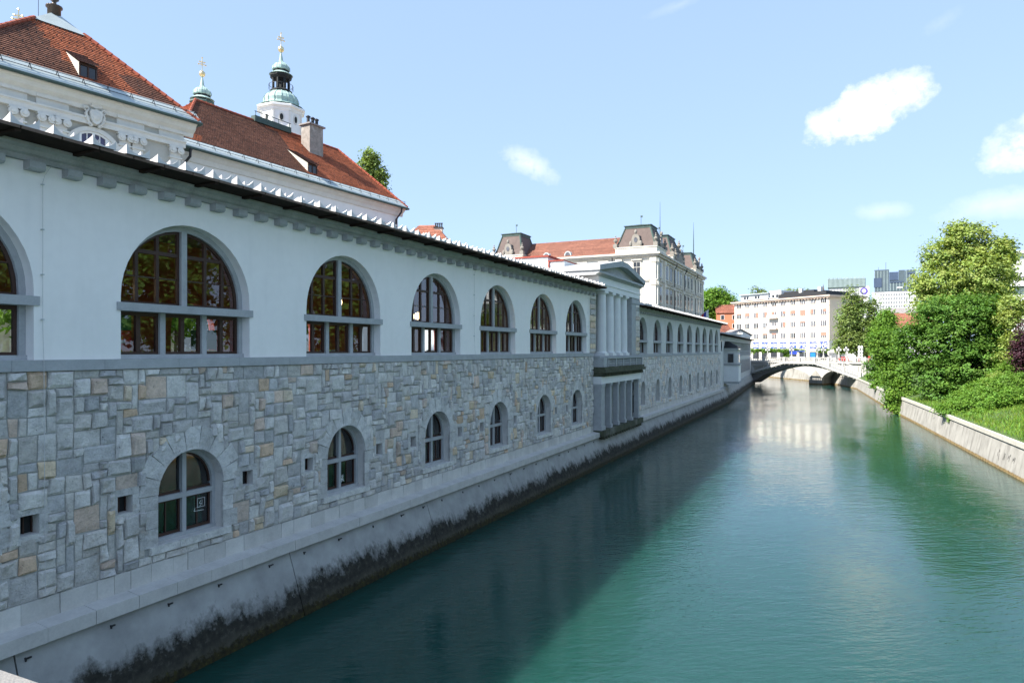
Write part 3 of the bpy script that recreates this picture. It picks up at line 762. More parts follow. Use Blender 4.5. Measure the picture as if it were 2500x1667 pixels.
    if not fine: pl.build('plinth_course', M['limestone'], h, kind='stuff')
    cp = MB(); cp.xprism([(-.52, 2.02), (.08, 2.02), (.08, 2.40), (-.06, 2.395), (-.52, 2.34)], .006, 1.094, 0, (.95, .95, .95)); cm = cp.mesh('coping_stone', M['limestone'])
    x = s0
    while x < s1 - .5:
        link('coping_stone', cm, h, (x, rnd.uniform(-.008, .008), rnd.uniform(-.004, .004))); x += 1.1
    # cornice, corbels, eaves
    mb = MB(); x = s0
    prof = [(.05, zc), (-.12, zc), (-.12, zc + .11), (-.19, zc + .15), (-.21, zc + .24), (-.30, zc + .30), (-.30, zc + .36), (.05, zc + .36)]
    while x < s1:
        x2 = min(x + 2.5, s1); mb.xprism(prof, x + .003, x2 - .003); x = x2
    mb.build('cornice', M['cornice'], h)
    cb = MB(); cb.xprism([(.04, zc - .2), (-.2, zc - .2), (-.25, zc - .15), (-.25, zc - .002), (.04, zc - .002)][::-1], 0, .34); cbm = cb.mesh('corbel', M['concrete'])
    x = s0 + .05
    if fine: x = 16.78 - .834 * int((16.78 - s0) / .834)
    while x < s1 - .3: link('corbel', cbm, h, (x, 0, 0)); x += .834
    ze = zc + .40; a, b = s0 - roof_ext[0], s1 + roof_ext[1]
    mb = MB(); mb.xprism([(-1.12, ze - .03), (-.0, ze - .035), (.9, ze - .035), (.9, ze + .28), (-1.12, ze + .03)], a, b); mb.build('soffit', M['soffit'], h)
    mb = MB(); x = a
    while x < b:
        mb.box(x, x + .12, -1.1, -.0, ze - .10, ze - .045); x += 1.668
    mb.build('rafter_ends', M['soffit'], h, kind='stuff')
    bd = MB(); x = a + .1
    while x < b - .5:
        bd.box(x + .0, x + .80, -1.16, -1.125, ze - .04, ze + .025); x += .834
    bd.build('eave_board', M['board'], h, kind='stuff')
    x = a + .02
    if fine: x = 16.72 - .834 * int((16.72 - a) / .834)
    while x < b - .6:
        o = link('roof_tile', TILE_ME, h, (x + rnd.uniform(-.03, .03), -1.17 + rnd.uniform(-.03, .03), ze + .03 + rnd.uniform(-.008, .008))); o.rotation_euler = (rnd.uniform(-.02, .02), rnd.uniform(-.025, .025), rnd.uniform(-.04, .04)); o.scale = (rnd.uniform(.95, 1.05), 1, rnd.uniform(.88, 1.08)); x += .834
    more = MB(); x = a + .02
    if fine: x = 16.72 - .834 * int((16.72 - a) / .834)
    tv = [Vector(v) for v in TILE.v]
    while x < b - .6:
        for k in (1,): more.add([(v.x + x, v.y - 1.17 + k * .62, v.z + ze + .06 + k * .09) for v in tv], TILE.f)
        x += .834
    more.build('upper_tile_rows', M['tile_white'], h, kind='stuff')
    mb = MB(); mb.xprism([(-.9, ze + .06), (4.6, ze + 1.0), (10.1, ze + .06), (10.1, ze), (4.6, ze + .9), (-.9, ze + .02)][::-1], a, b); mb.build('roof', M['roof_grey'], h)
    # inside: hall behind the glass, open to the market street; dark store below
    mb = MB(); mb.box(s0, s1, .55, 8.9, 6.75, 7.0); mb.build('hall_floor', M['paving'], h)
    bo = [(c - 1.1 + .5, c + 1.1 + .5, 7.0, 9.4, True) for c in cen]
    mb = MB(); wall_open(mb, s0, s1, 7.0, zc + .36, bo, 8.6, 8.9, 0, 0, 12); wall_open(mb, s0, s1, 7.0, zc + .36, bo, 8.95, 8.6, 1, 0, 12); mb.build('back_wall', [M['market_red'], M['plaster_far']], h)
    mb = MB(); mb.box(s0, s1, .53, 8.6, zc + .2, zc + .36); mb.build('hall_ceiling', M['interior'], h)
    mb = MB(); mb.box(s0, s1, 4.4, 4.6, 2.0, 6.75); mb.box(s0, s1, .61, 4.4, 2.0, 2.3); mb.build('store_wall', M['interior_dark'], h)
    mb = MB()
    for x in (s0, s1 - .25): mb.box(x, x + .25, .6, 8.9, 1.5, zc + .3)
    mb.build('end_wall', M['plaster_far'], h)
    return h
CEN = [14.9, 21.17, 27.87, 34.27, 40.54, 46.81, 52.75]
hall = market_wing('market_hall', 'long white market hall above rough stone, nearest on the left bank', 6.0, 56.3, CEN, 2.1, 12.70, 8.27, 9.86, (9.50, 9.71), (1.07, 3.3, 4.65), True, 0.0, 3)
for s, zt in ((17.16, 12.4), (37.7, 12.4), (55.1, 12.4)): cable(hall, s, zt, 3)
CEN2 = [70.95, 76.84, 82.5, 88.3, 93.8, 99.4, 104.7, 110.1, 115.3]
wing2 = market_wing('market_wing', 'second market wing of nine narrow arches, beyond the columned portico', 67.9, 119.0, CEN2, 1.7, 12.05, 8.1, 9.85, (9.2, 9.42), (.8, 3.3, 4.75), False, .35, 8)
# emergency stickers on two store windows, lit lamps, goods behind the glass
st = MB()
def wire(mb, pts, w, y):
    for (xa, za), (xb, zb) in zip(pts, pts[1:]):
        d = Vector((xb - xa, zb - za)); n = Vector((-d.y, d.x)).normalized() * w / 2; 
        mb.quad((xa - n.x, y, za - n.y), (xb - n.x, y, zb - n.y), (xb + n.x, y, zb + n.y), (xa + n.x, y, za + n.y))
wire(st, [(21.65, 3.95), (21.93, 3.95), (21.93, 4.2), (21.68, 4.2), (21.68, 3.95)], .012, .375)
wire(st, [(21.8, 4.13), (21.74, 4.06), (21.82, 4.04), (21.76, 3.97)], .012, .375); wire(st, [(21.84, 4.15), (21.84, 4.0)], .012, .375)
wire(st, [(21.56, 3.86), (21.9, 3.84)], .014, .375); wire(st, [(21.6, 3.95), (21.56, 3.86)], .014, .375)
st.build('sticker', M['white'], hall)
st = MB(); rg = random.Random(9)
for k in range(16): wire(st, [(28.02 + rg.uniform(0, .22), 3.55 + rg.uniform(0, .3)), (28.02 + rg.uniform(0, .22), 3.55 + rg.uniform(0, .3))], .012, .375)
st.build('sticker', M['white'], hall)
LL = ['lower warm lamp at the left edge', 'higher warm lamp at the left edge', 'lower warm lamp of the stacked pair', 'upper warm lamp of the stacked pair', 'left one of two warm lamps', 'right one of two warm lamps', 'lower warm lamp of the pair', 'upper warm lamp of the pair', 'lower left one of three warm lamps', 'right one of three warm lamps', 'upper left one of three warm lamps']
for k, (s, y, z) in enumerate(((19.35, 1.3, 10.15), (19.6, 2.3, 10.7), (29.35, 1.6, 10.0), (29.4, 1.6, 10.4), (35.2, 2.0, 10.1), (35.7, 2.0, 10.15), (41.1, 1.8, 10.1), (41.15, 1.8, 10.5), (46.2, 1.8, 10.0), (46.75, 1.8, 10.0), (46.2, 1.8, 10.4))):
    w_ = ['first', 'first', 'second', 'second', 'third', 'third', 'fourth', 'fourth', 'fifth', 'fifth', 'fifth'][k]
    t = thing('hanging_lamp', f'{LL[k]}, behind the {w_} whole window', 'lamp', tuple(quay(s, y, z)), 0, 'lit lamps inside the market hall')
    a = MB(); a.lathe([(.03, -.17), (.10, -.14), (.13, 0), (.10, .13), (.03, .16)], 10); a.build('globe', M['lamp'], t, smooth=True)
    b_ = MB(); b_.tube([(0, 0, .16), (0, 0, 12.9 - z)], .012, 5); b_.build('cord', M['iron'], t)
def crate(loc, cols, label, cat, nm, dims=(.55, .5)):
    t = thing(nm, label, cat, tuple(loc), TH); z = 0
    for c, hgt in cols:
        b_ = MB(); b_.box(-dims[0] / 2, dims[0] / 2, -dims[1] / 2, dims[1] / 2, z + .01, z + hgt); b_.build('panel', M[c], t); z += hgt
    return t
d1 = crate(quay(19.65, 1.1, 7.7), [('wood', .5), ('yellow_plastic', .2), ('red_plastic', .62), ('green_plastic', .55)], 'green, red and yellow display stand behind the lower left glass of the first whole window', 'display stand', 'display_stand', (.7, .4))
lg = MB(); lg.box(-.14, .16, -.215, -.205, .98, 1.06); lg.box(-.2, .0, -.215, -.205, 1.10, 1.15); lg.build('panel_print', M['white'], d1)
crate(quay(22.6, 1.2, 7.7), [('wood', .55), ('yellow_plastic', .25), ('green_plastic', .6)], 'green and yellow display stand behind the lower right glass of the first whole window', 'display stand', 'display_stand', (.6, .4))
crate(quay(28.0, .95, 7.9), [('wood', .35), ('white', .25)], 'white box on a ledge behind the middle lower glass of the second whole window', 'box', 'white_box', (.5, .4))
crate(quay(35.6, .95, 7.9), [('wood', .3), ('plaster_far', .3)], 'pale heap of goods behind the lower right glass of the third whole window', 'goods', 'stacked_goods', (.9, .4))
crate(quay(42.0, .95, 7.9), [('wood', .3), ('white', .75)], 'tall white object standing behind the lower right glass of the fourth whole window', 'box', 'white_stand', (.35, .3))

# ================================================================== portico
po = thing('columned_portico', 'white temple portico with four columns, pediment and balcony on the quay', 'portico', tuple(quay(0, 0)), TH)
a0, a1 = 56.35, 67.85
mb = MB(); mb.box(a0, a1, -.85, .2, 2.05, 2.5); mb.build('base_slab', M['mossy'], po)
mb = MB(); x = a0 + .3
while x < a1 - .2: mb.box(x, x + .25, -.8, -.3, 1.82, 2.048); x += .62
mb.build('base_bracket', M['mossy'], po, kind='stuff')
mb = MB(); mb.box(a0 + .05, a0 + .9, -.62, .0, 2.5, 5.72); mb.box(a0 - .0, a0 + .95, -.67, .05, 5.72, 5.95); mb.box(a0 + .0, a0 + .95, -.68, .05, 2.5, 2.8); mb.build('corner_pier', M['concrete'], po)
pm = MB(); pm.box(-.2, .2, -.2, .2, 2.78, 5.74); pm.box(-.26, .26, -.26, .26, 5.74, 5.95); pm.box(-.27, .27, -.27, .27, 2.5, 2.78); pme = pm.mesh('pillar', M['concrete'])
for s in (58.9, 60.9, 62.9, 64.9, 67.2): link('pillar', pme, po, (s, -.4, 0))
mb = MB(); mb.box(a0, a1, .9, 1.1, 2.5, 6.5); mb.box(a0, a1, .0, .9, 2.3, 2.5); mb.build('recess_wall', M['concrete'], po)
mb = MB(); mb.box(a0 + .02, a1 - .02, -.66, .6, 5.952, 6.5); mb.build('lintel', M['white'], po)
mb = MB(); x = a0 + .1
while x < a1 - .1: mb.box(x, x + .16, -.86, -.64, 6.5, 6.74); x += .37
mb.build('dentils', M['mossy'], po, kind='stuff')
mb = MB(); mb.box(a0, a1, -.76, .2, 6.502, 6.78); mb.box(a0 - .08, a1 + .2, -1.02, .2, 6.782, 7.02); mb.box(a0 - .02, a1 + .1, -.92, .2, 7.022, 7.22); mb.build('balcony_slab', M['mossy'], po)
mb = MB(); mb.box(a0, a0 + .85, -.84, -.0, 7.22, 7.93); mb.build('balcony_pedestal', M['concrete'], po)
bm_ = MB(); bm_.box(-.09, .09, -.1, .1, 7.222, 7.83); pst = bm_.mesh('balcony_post', M['concrete'])
for k in range(6): link('balcony_post', pst, po, (a0 + 1.2 + k * 2.0, -.74, 0))
bl = MB(); bl.lathe([(.05, 0), (.07, .05), (.045, .1), (.09, .22), (.045, .30), (.09, .40), (.045, .5), (.07, .56), (.05, .6)], 8); blm = bl.mesh('baluster', M['concrete'])
for k in range(5):
    for q in range(5): link('baluster', blm, po, (a0 + 1.2 + k * 2.0 + .34 + q * .33, -.74, 7.225))
mb = MB(); mb.box(a0 + .85, a1 + .06, -.88, -.6, 7.832, 7.96); mb.build('handrail', M['concrete'], po)
mb = MB(); mb.box(a0, a1, -.55, 1.7, 7.75, 8.04); mb.build('loggia_floor', M['concrete'], po)
cm_ = MB(); cm_.box(-.47, .47, -.47, .47, 8.04, 8.25); cm_.lathe([(.45, 8.25), (.45, 8.33), (.39, 8.38), (.39, 9.5), (.38, 11), (.355, 12.72), (.41, 12.76), (.41, 12.83)], 20); cm_.box(-.45, .45, -.45, .45, 12.83, 13.0)
cme = cm_.mesh('column', M['white'])
for s in (58.0, 60.0, 61.95, 63.85): link('column', cme, po, (s, -.1, 0))
def quoins(parent, xa, xb, y, z0, z1, seed):
    rg = random.Random(seed); z = z0; i = 0
    while z < z1 - .05:
        z2 = min(z + rg.uniform(.3, .5), z1); m_ = MB(); e = .12 if i % 2 else 0
        stone_geom(m_, ((xa + e, z), (xb, z), (xb, z2), (xa + e, z2), xb - xa, z2 - z), rg, .1)
        m_.v = [(p[0], p[1] + y, p[2]) for p in m_.v]; m_.build('quoin_stone', M['stone'], parent); z = z2; i += 1
mb = MB(); mb.box(55.55, 56.9, .0, 1.0, 8.28, 12.7); mb.build('left_pier', M['mortar'], po)
quoins(po, 55.55, 56.9, -.01, 8.28, 12.7, 31)
mb = MB(); mb.box(65.3, 67.8, -.5, 1.0, 8.05, 13.0); mb.box(65.2, 67.85, -.55, 1.0, 12.5, 12.75); mb.build('right_pier', M['concrete'], po)
quoins(po, 66.5, 67.8, -.51, 8.1, 12.45, 32)
mb = MB(); mb.box(a0, 65.0, 1.7, 1.9, 8.04, 13.0); mb.build('loggia_back_wall', M['plaster_far'], po)
mb = MB(); mb.box(a0 - .3, a1 - .1, -.56, 1.9, 13.002, 13.95); mb.box(a0 - .36, a1 - .04, -.62, 1.9, 13.4, 13.5); mb.build('entablature', M['white'], po)
mb = MB(); mb.xprism([(-.6, 13.952), (-.72, 14.05), (-.92, 14.12), (-.92, 14.28), (1.9, 14.28), (1.9, 13.952)][::-1], a0 - 1.3, a1 + .05); mb.build('cornice', M['concrete'], po)
a0p, a1p = a0 - 1.3, a1 + .05; mid = (a0p + a1p) / 2
mb = MB(); mb.yprism([(a0p + .2, 14.282), (a1p - .2, 14.282), (a1p - .2, 14.32), (mid + .8, 15.12), (mid - .8, 15.12), (a0p + .2, 14.32)], -.45, 1.9); mb.build('tympanum', M['concrete'], po)
mb = MB(); mb.yprism([(a0p - .1, 14.283), (a0p - .1, 14.66), (mid - .9, 15.56), (mid + .9, 15.56), (a1p + .1, 14.66), (a1p + .1, 14.283), (mid + .8, 15.13), (mid - .8, 15.13)][::-1], -1.0, 2.0); mb.build('raking_cornice', M['concrete'], po)
mb = MB(); mb.box(a0 - .8, a1 - .2, 2.0, 3.4, 12.6, 15.15); mb.build('attic', M['white'], po)
mb = MB(); mb.box(a0 - .6, a1 - .1, 3.402, 15.0, 12.6, 15.55); mb.build('cross_hall', M['white'], po)
mb = MB(); mb.box(a0 - .7, a1 + .0, 3.3, 15.2, 15.552, 15.68); mb.box(a0 - .9, a1 - .2, 2.0, 3.3, 15.152, 15.24); mb.tube([(a0 - .85, 3.2, 15.2), (a0 - .9, 3.2, 14.9), (a0 - .9, 3.2, 13.2)], .06, 6); mb.build('gutter', M['market_red'], po)

# ================================================================== loggia wing and bay by the bridge
lo = thing('loggia_wing', 'grey open colonnade wing with low dark roof, beside the pedestrian bridge', 'building', tuple(LO), THB)
L = 71.0
mb = MB(); mb.box(0, 10, 0, 3, 2.0, 10.4); mb.box(10, L, 0, .9, 2.0, 7.2); mb.box(L - 2.4, L, -.05, 3, 2.0, 10.4); mb.build('wall', M['plaster_far'], lo)
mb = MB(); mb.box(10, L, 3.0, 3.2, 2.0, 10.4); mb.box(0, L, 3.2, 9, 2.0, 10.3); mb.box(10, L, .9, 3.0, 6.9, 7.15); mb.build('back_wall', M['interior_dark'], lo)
mb = MB(); mb.box(-.2, L + .3, -.3, .15, 2.0, 2.45); mb.box(10, L, -.12, 1, 7.2, 7.42); mb.build('ledge', M['cornice'], lo)
mb = MB(); mb.box(-.1, L + .1, -.1, 1, 10.0, 10.5); mb.box(-.2, L + .2, -.25, 1, 10.5, 10.72); mb.build('beam', M['concrete'], lo)
mb = MB(); mb.xprism([(-.9, 10.9), (-.9, 11.02), (4.5, 12.0), (10, 11.0), (10, 10.74), (-.0, 10.74)][::-1], -.3, L + .6); mb.build('roof', M['soffit'], lo)
pp = MB(); pp.box(-.16, .16, 0, .10, 8.3, 10.0); ppm = pp.mesh('pillar', M['plaster_far'])
aw = MB(); aw.yprism([(-.95, 3.6), (.95, 3.6), (.95, 5.6), (.67, 6.25), (0, 6.55), (-.67, 6.25), (-.95, 5.6)], -.02, .02); awm = aw.mesh('blind_arch', M['roof_grey'])
pa = MB(); pa.box(-.3, .3, -.03, .0, 2.5, 7.0); pam = pa.mesh('pilaster', M['concrete'])
for k in range(20):
    x = 11.2 + k * 2.9
    link('pillar', ppm, lo, (x, .05, 0)); link('blind_arch', awm, lo, (x + 1.45, 0, 0)); link('pilaster', pam, lo, (x, 0, 0))
mb = MB(); mb.box(10, L - 2.4, .0, .2, 8.18, 8.3)
x = 10.2
while x < L - 2.6: mb.box(x, x + .22, .05, .12, 7.42, 8.18); x += .55
mb.build('balustrade', M['concrete'], lo, kind='stuff')
mb = MB(); mb.yprism([(1.0, 8.3), (2.4, 8.3), (2.4, 9.3), (2.2, 9.8), (1.7, 10.0), (1.2, 9.8), (1.0, 9.3)], -.03, .0); mb.build('window', M['pane'], lo)
by = thing('bay_house', 'small white bay pavilion with black hipped roof overhanging the river', 'bay', tuple(LO + LB * 5.5), THB)
mb = MB(); mb.box(0, 4.6, -2.3, 0, 3.3, 5.95); mb.build('lower_wall', M['white'], by)
mb = MB(); mb.box(.12, 4.48, -2.2, 0, 6.2, 8.55); mb.build('upper_wall', M['plaster_far'], by)
mb = MB(); mb.box(-.15, 4.75, -2.5, 0, 5.952, 6.2); mb.box(-.1, 4.7, -2.42, 0, 2.95, 3.298); mb.build('ledge', M['cornice'], by)
mb = MB(); mb.box(-.25, 4.85, -2.6, 0, 8.552, 8.78); mb.build('cornice', M['concrete'], by)
mb = MB(); v = [(-.3, -2.7, 8.782), (4.9, -2.7, 8.782), (4.9, .1, 8.782), (-.3, .1, 8.782), (1.7, -.6, 9.9), (3.0, -.6, 9.9), (3.0, .1, 9.9), (1.7, .1, 9.9)]
mb.add(v, [(0, 1, 5, 4), (1, 2, 6, 5), (3, 0, 4, 7), (4, 5, 6, 7), (0, 3, 2, 1)]); mb.build('roof', M['black'], by)
for nm_, bx in (('window', (-.0, .14, -1.6, -.55, 6.35, 7.95)), ('window', (1.3, 3.2, -2.23, -2.1, 6.35, 7.95))):
    mb = MB(); mb.box(*bx); w = mb.build(nm_, M['concrete'], by)
    g = MB(); x0, x1, y0, y1, z0, z1 = bx
    if x1 - x0 < .5: g.box(x0 - .02, x0 + .02, y0 + .1, y1 - .1, z0 + .1, z1 - .1)
    else: g.box(x0 + .1, x1 - .1, y0 - .02, y0 + .02, z0 + .1, z1 - .1)
    g.build('pane', M['pane'], w)
te = thing('gable_pavilion', 'small white gabled temple front behind the loggia roof, by the bridge', 'pavilion', tuple(at(1786, 854, 176)), R(8)); te.location.z = 6.9
mb = MB(); mb.box(0, 5.2, 0, 6, 0, 4.9); mb.build('wall', M['white'], te)
mb = MB(); mb.box(-.25, 5.45, -.3, 6, 4.902, 5.2); mb.yprism([(-.35, 5.202), (5.55, 5.202), (2.6, 6.65)], -.05, 6); mb.build('pediment', M['white'], te)
mb = MB(); mb.yprism([(-.5, 5.25), (-.5, 5.45), (2.6, 7.0), (5.7, 5.45), (5.7, 5.25), (2.6, 6.7)][::-1], -.4, 6.2); mb.build('raking_cornice', M['roof_grey'], te)
# ================================================================== seminary palace (local x along the quay, y inland)
def snow_fence(parent, x0, x1, y, z, step=1.15):
    mb = MB()
    for zz in (.16, .32): mb.tube([(x0, y, z + zz), (x1, y, z + zz)], .018, 4)
    x = x0 + .2
    while x < x1: mb.tube([(x, y + .22, z + .1), (x, y, z + .36), (x + .12, y, z - .02)], .022, 4); x += step
    mb.build('snow_fence', M['iron'], parent, kind='stuff')
def hooks(parent, a, b, c, d, nu, nv):
    a, b, c, d = map(Vector, (a, b, c, d)); mb = MB()
    for j in range(nv):
        for i in range(nu):
            f = (j + .6) / nv; g = (i + .3 + .5 * (j % 2)) / nu
            p = a.lerp(d, f).lerp(b.lerp(c, f), g); mb.box(p.x - .025, p.x + .025, p.y - .05, p.y - .01, p.z - .01, p.z + .045)
    mb.build('snow_hook', M['iron'], parent, kind='stuff')
def ridge_tiles(parent, a, b, r=.12):
    a, b = Vector(a), Vector(b); n = int((b - a).length / .42); d = (b - a) / n; mb = MB()
    for i in range(n):
        mb.tube([a + d * i, a + d * (i + 1.08)], [r, r * .78], 7)
    mb.build('ridge_tile', M['clay_ridge'], parent, kind='stuff')
def dormer(parent, x, y, z, w, hgt, slope, depth, left_white=True):
    mb = MB(); t = .06
    yb = y + hgt / slope
    # triangular cheeks, front with dark window, lean-to tiled top
    for xx in (x - w / 2, x + w / 2 - t): mb.xprism([(y, z - .1), (y + depth, z + hgt + .60 * depth), (y, z + hgt)], xx, xx + t)
    d = mb.build('dormer', M['stucco_grey'], parent)  # grey stucco on the cheeks stands in for shading on white
    f = MB(); f.box(x - w / 2 + t, x + w / 2 - t, y + .03, y + .12, z - .05, z + hgt); f.build('dormer_window', M['pane'], d)
    fr = MB(); fr.box(x - w / 2, x + w / 2, y - .02, y + .03, z + hgt - .1, z + hgt + .02)
    for xx in (x - w / 2, x - .03, x + w / 2 - .07): fr.box(xx, xx + .07, y - .015, y + .03, z, z + hgt - .1)
    fr.build('dormer_frame', M['wood'], d)
    r_ = MB(); roof_plane(r_, (x - w / 2 - .15, y - .25, z + hgt - .02), (x + w / 2 + .15, y - .25, z + hgt - .02), (x + w / 2 + .05, y + depth, z + hgt + .62 * depth), (x - w / 2 - .05, y + depth, z + hgt + .62 * depth), 0, tintf=lambda u, v, r: (.62, .95, 1.4))
    r_.build('dormer_roof', M['clay'], d)
TILE_BROWN, TILE_ORANGE = (.58, .76, .92), (1.28, 1.18, 1.05)  # browner and more orange tile tints, split by region below
H0 = 6.9
sem = thing('seminary_palace', 'baroque palace with tall orange hipped roof, stucco front and urn finial', 'building', (0, 0, 0), R(55))
EY = 17.2; EZ = EYE + 12.75; XL, XR = 24.0, 35.85; AX, AY, AZ_ = 30.6, EY + 5.2, EYE + 18.25
def pin(o, rz, x, y, P):
    o.location = (P[0] - x * math.cos(rz) + y * math.sin(rz), P[1] - x * math.sin(rz) - y * math.cos(rz), 0)
pin(sem, R(55), XR, EY, (-17.6, 38.4))
mb = MB(); mb.box(XL + .5, XR - .6, EY + .7, EY + 10.5, H0, EZ - .02); mb.build('wall', M['stucco_grey'], sem)
yw = EY + .7
def pil(parent, x, w, z0, z1, y):
    mb = MB(); mb.box(x - w / 2, x + w / 2, y - .16, y + .05, z0, z1); mb.box(x - w / 2 - .08, x + w / 2 + .08, y - .22, y + .05, z1 - .55, z1 - .47)
    p = mb.build('pilaster', M['stucco_white'], parent)
    c = MB()
    for sx in (-1, 1):
        for q in (0, 1):
            rr_ = .19 - .09 * q; xx = x + sx * (w / 2 - .05)
            c.prism([(rr_ * math.cos(2 * math.pi * i / 12), rr_ * math.sin(2 * math.pi * i / 12)) for i in range(12)], lambda a, b: (xx + a, y - .2, z1 + b - .12), lambda a, b: (xx + a, y - .34 - .05 * q, z1 + b - .12))
    c.box(x - w / 2 - .1, x + w / 2 + .1, y - .26, y, z1 + .03, z1 + .13); c.build('capital', M['stucco_white'], p)
zarch = EZ - 1.6
for x in (27.3, 28.45, 29.1, 32.1, 32.75, 34.8): pil(sem, x, .55, H0, zarch, yw)
def band(prof, x0, x1, name, mt, parent, ybase):
    mb = MB(); mb.xprism([(ybase + a, b) for a, b in prof], x0, x1); mb.build(name, mt, parent)
band([(0, zarch + .14), (-.20, zarch + .14), (-.22, zarch + .34), (-.28, zarch + .42), (-.28, zarch + .5), (0, zarch + .5)], XL + .4, XR - .5, 'architrave', M['stucco_white'], sem, yw)
for x in (28.77, 32.42, 34.6, 27.0):
    mb = MB(); mb.box(x - .7, x + .7, yw - .09, yw, zarch + .5, EZ - .75); mb.box(x - .74, x + .74, yw - .31, yw, zarch + .42, zarch + .51); mb.box(x - .74, x + .74, yw - .24, yw, EZ - .74, EZ - .6); mb.build('frieze_block', M['stucco_white'], sem)
band([(0, EZ - .75), (-.16, EZ - .75), (-.22, EZ - .55), (-.42, EZ - .4), (-.5, EZ - .2), (-.62, EZ - .12), (-.62, EZ - .01), (0, EZ - .01)], XL + .1, XR - .05, 'cornice', M['stucco_white'], sem, yw)
mb = MB(); mb.prism([(EZ - .75, .0), (EZ - .55, .2), (EZ - .4, .42), (EZ - .12, .55), (EZ - .01, .55), (EZ - .01, 0)], lambda a, b: (XR - .6 + b, yw, a), lambda a, b: (XR - .6 + b, EY + 10.4, a)); mb.build('cornice', M['stucco_white'], sem)
# lunette window and cartouche
lx, lr, lz = 30.6, 1.22, zarch - 1.38
mb = MB(); ring_frame(mb, lr, lr + .22, lx, lz, lz - 2, yw - .16, yw); lu = mb.build('window', M['stucco_white'], sem)
mb = MB(); n = 16; mb.add([(lx + lr * math.cos(math.pi * i / n), yw - .02, lz + lr * math.sin(math.pi * i / n)) for i in range(n + 1)] + [(lx - lr, yw - .02, lz - 2), (lx + lr, yw - .02, lz - 2)], [tuple(range(n + 3))]); mb.build('pane', M['pane_violet'], lu)
mb = MB(); ring_frame(mb, lr - .1, lr, lx, lz, lz - 2, yw - .09, yw - .03)
for x in (-.62, 0, .62): mb.box(lx + x - .06, lx + x + .06, yw - .1, yw - .04, lz - 2, lz + math.sqrt(lr * lr - x * x) - .02)
for x in (-.95, -.3, .3, .95): mb.box(lx + x - .02, lx + x + .02, yw - .08, yw - .04, lz - 2, lz + math.sqrt(lr * lr - x * x) - .02)
mb.box(lx - lr, lx + lr, yw - .1, yw - .04, lz - .1, lz + .02); mb.build('glazing_bars', M['white'], lu)
def blob(mb, c, r, n=10):
    vs = []; k = 6
    mb.lathe([(math.sin(math.pi * i / k) * r[0], -math.cos(math.pi * i / k) * r[2]) for i in range(k + 1)], n, c, close=False, sq=r[1] / r[0])
mb = MB(); cz = 0; cq = 0; cx_ = 0
sh = [(0, -.72), (.22, -.6), (.40, -.25), (.45, .15), (.36, .38), (.18, .34), (0, .46), (-.18, .34), (-.36, .38), (-.45, .15), (-.40, -.25), (-.22, -.6)]
mb.yprism([(cx_ + a, cz + b) for a, b in sh], -.42, -.1)
blob(mb, (cx_, -.36, cz - .1), (.3, .16, .42))
cart = mb.build('cartouche', M['stucco_white'], sem); cart.location = (lx, yw, zarch + .62); cart.scale = (.66, 1, .66)
mb = MB(); rg = random.Random(2)
for sx in (-1, 1):
    for (dx, dz, r0, turns) in ((.62, .34, .22, 1.4), (.55, -.35, .2, 1.3), (.34, -.78, .16, 1.2), (.30, .72, .2, 1.3)):
        pts = [(cx_ + sx * (dx + r0 * (1 - t / 14) * math.cos(t * turns * .6)), -.26, cz + dz + r0 * (1 - t / 14) * math.sin(t * turns * .6)) for t in range(11)]
        mb.tube(pts, [.085 - .005 * i for i in range(11)], 6)
    mb.tube([(cx_ + sx * .52, -.24, cz + .3), (cx_ + sx * .66, -.26, cz), (cx_ + sx * .5, -.26, cz - .5), (cx_ + sx * .2, -.26, cz - .85)], [.07, .11, .1, .06], 6)
for i in range(7):
    a = math.pi * (i + .5) / 7; mb.tube([(cx_, -.25, cz + .55), (cx_ + .42 * math.cos(a), -.34, cz + .62 + .34 * math.sin(a))], [.05, .085], 6)
mb.build('scrollwork', M['stucco_white'], cart)
# roof
def rplane(parent, name, a, b, c, d, tf): 
    mb = MB(); roof_plane(mb, a, b, c, d, 0, tintf=tf, seg=14); return mb.build(name, M['clay'], parent)
k = .80
tl = (AX + (XL - AX) * (1 - k), AY + (EY - AY) * (1 - k)); tr = (AX + (XR - AX) * (1 - k), tl[1]); yb = AY + (AY - EY)
zt = EZ + (AZ_ - EZ) * k
bl_, br_ = (tl[0], 2 * AY - tl[1]), (tr[0], 2 * AY - tl[1])
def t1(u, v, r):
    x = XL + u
    new = (x > 28.9 + 1.5 * (1 - v)) and (x < 33.2 - 1.2 * v - r.uniform(0, .15) if v < .5 else True)  # true where the tiles take the more orange tint
    return TILE_ORANGE if new else TILE_BROWN
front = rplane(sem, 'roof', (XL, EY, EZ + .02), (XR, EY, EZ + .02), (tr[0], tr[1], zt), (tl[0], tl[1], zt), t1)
rplane(sem, 'roof', (XR, EY, EZ + .02), (XR, yb, EZ + .02), (br_[0], br_[1], zt), (tr[0], tr[1], zt), lambda u, v, r: TILE_ORANGE)
rplane(sem, 'roof', (XL, yb, EZ + .02), (XL, EY, EZ + .02), (tl[0], tl[1], zt), (bl_[0], bl_[1], zt), lambda u, v, r: TILE_ORANGE)
rplane(sem, 'roof', (XR, yb, EZ + .02), (XL, yb, EZ + .02), (bl_[0], bl_[1], zt), (br_[0], br_[1], zt), lambda u, v, r: TILE_ORANGE)
ridge_tiles(sem, (XL, EY, EZ + .1), (tl[0], tl[1], zt + .08)); ridge_tiles(sem, (XR, EY, EZ + .1), (tr[0], tr[1], zt + .08))
hooks(sem, (XL + 1.2, EY, EZ + .02), (XR - 1, EY, EZ + .02), (tr[0] - .1, tr[1], zt), (tl[0] + .1, tl[1], zt), 11, 13)
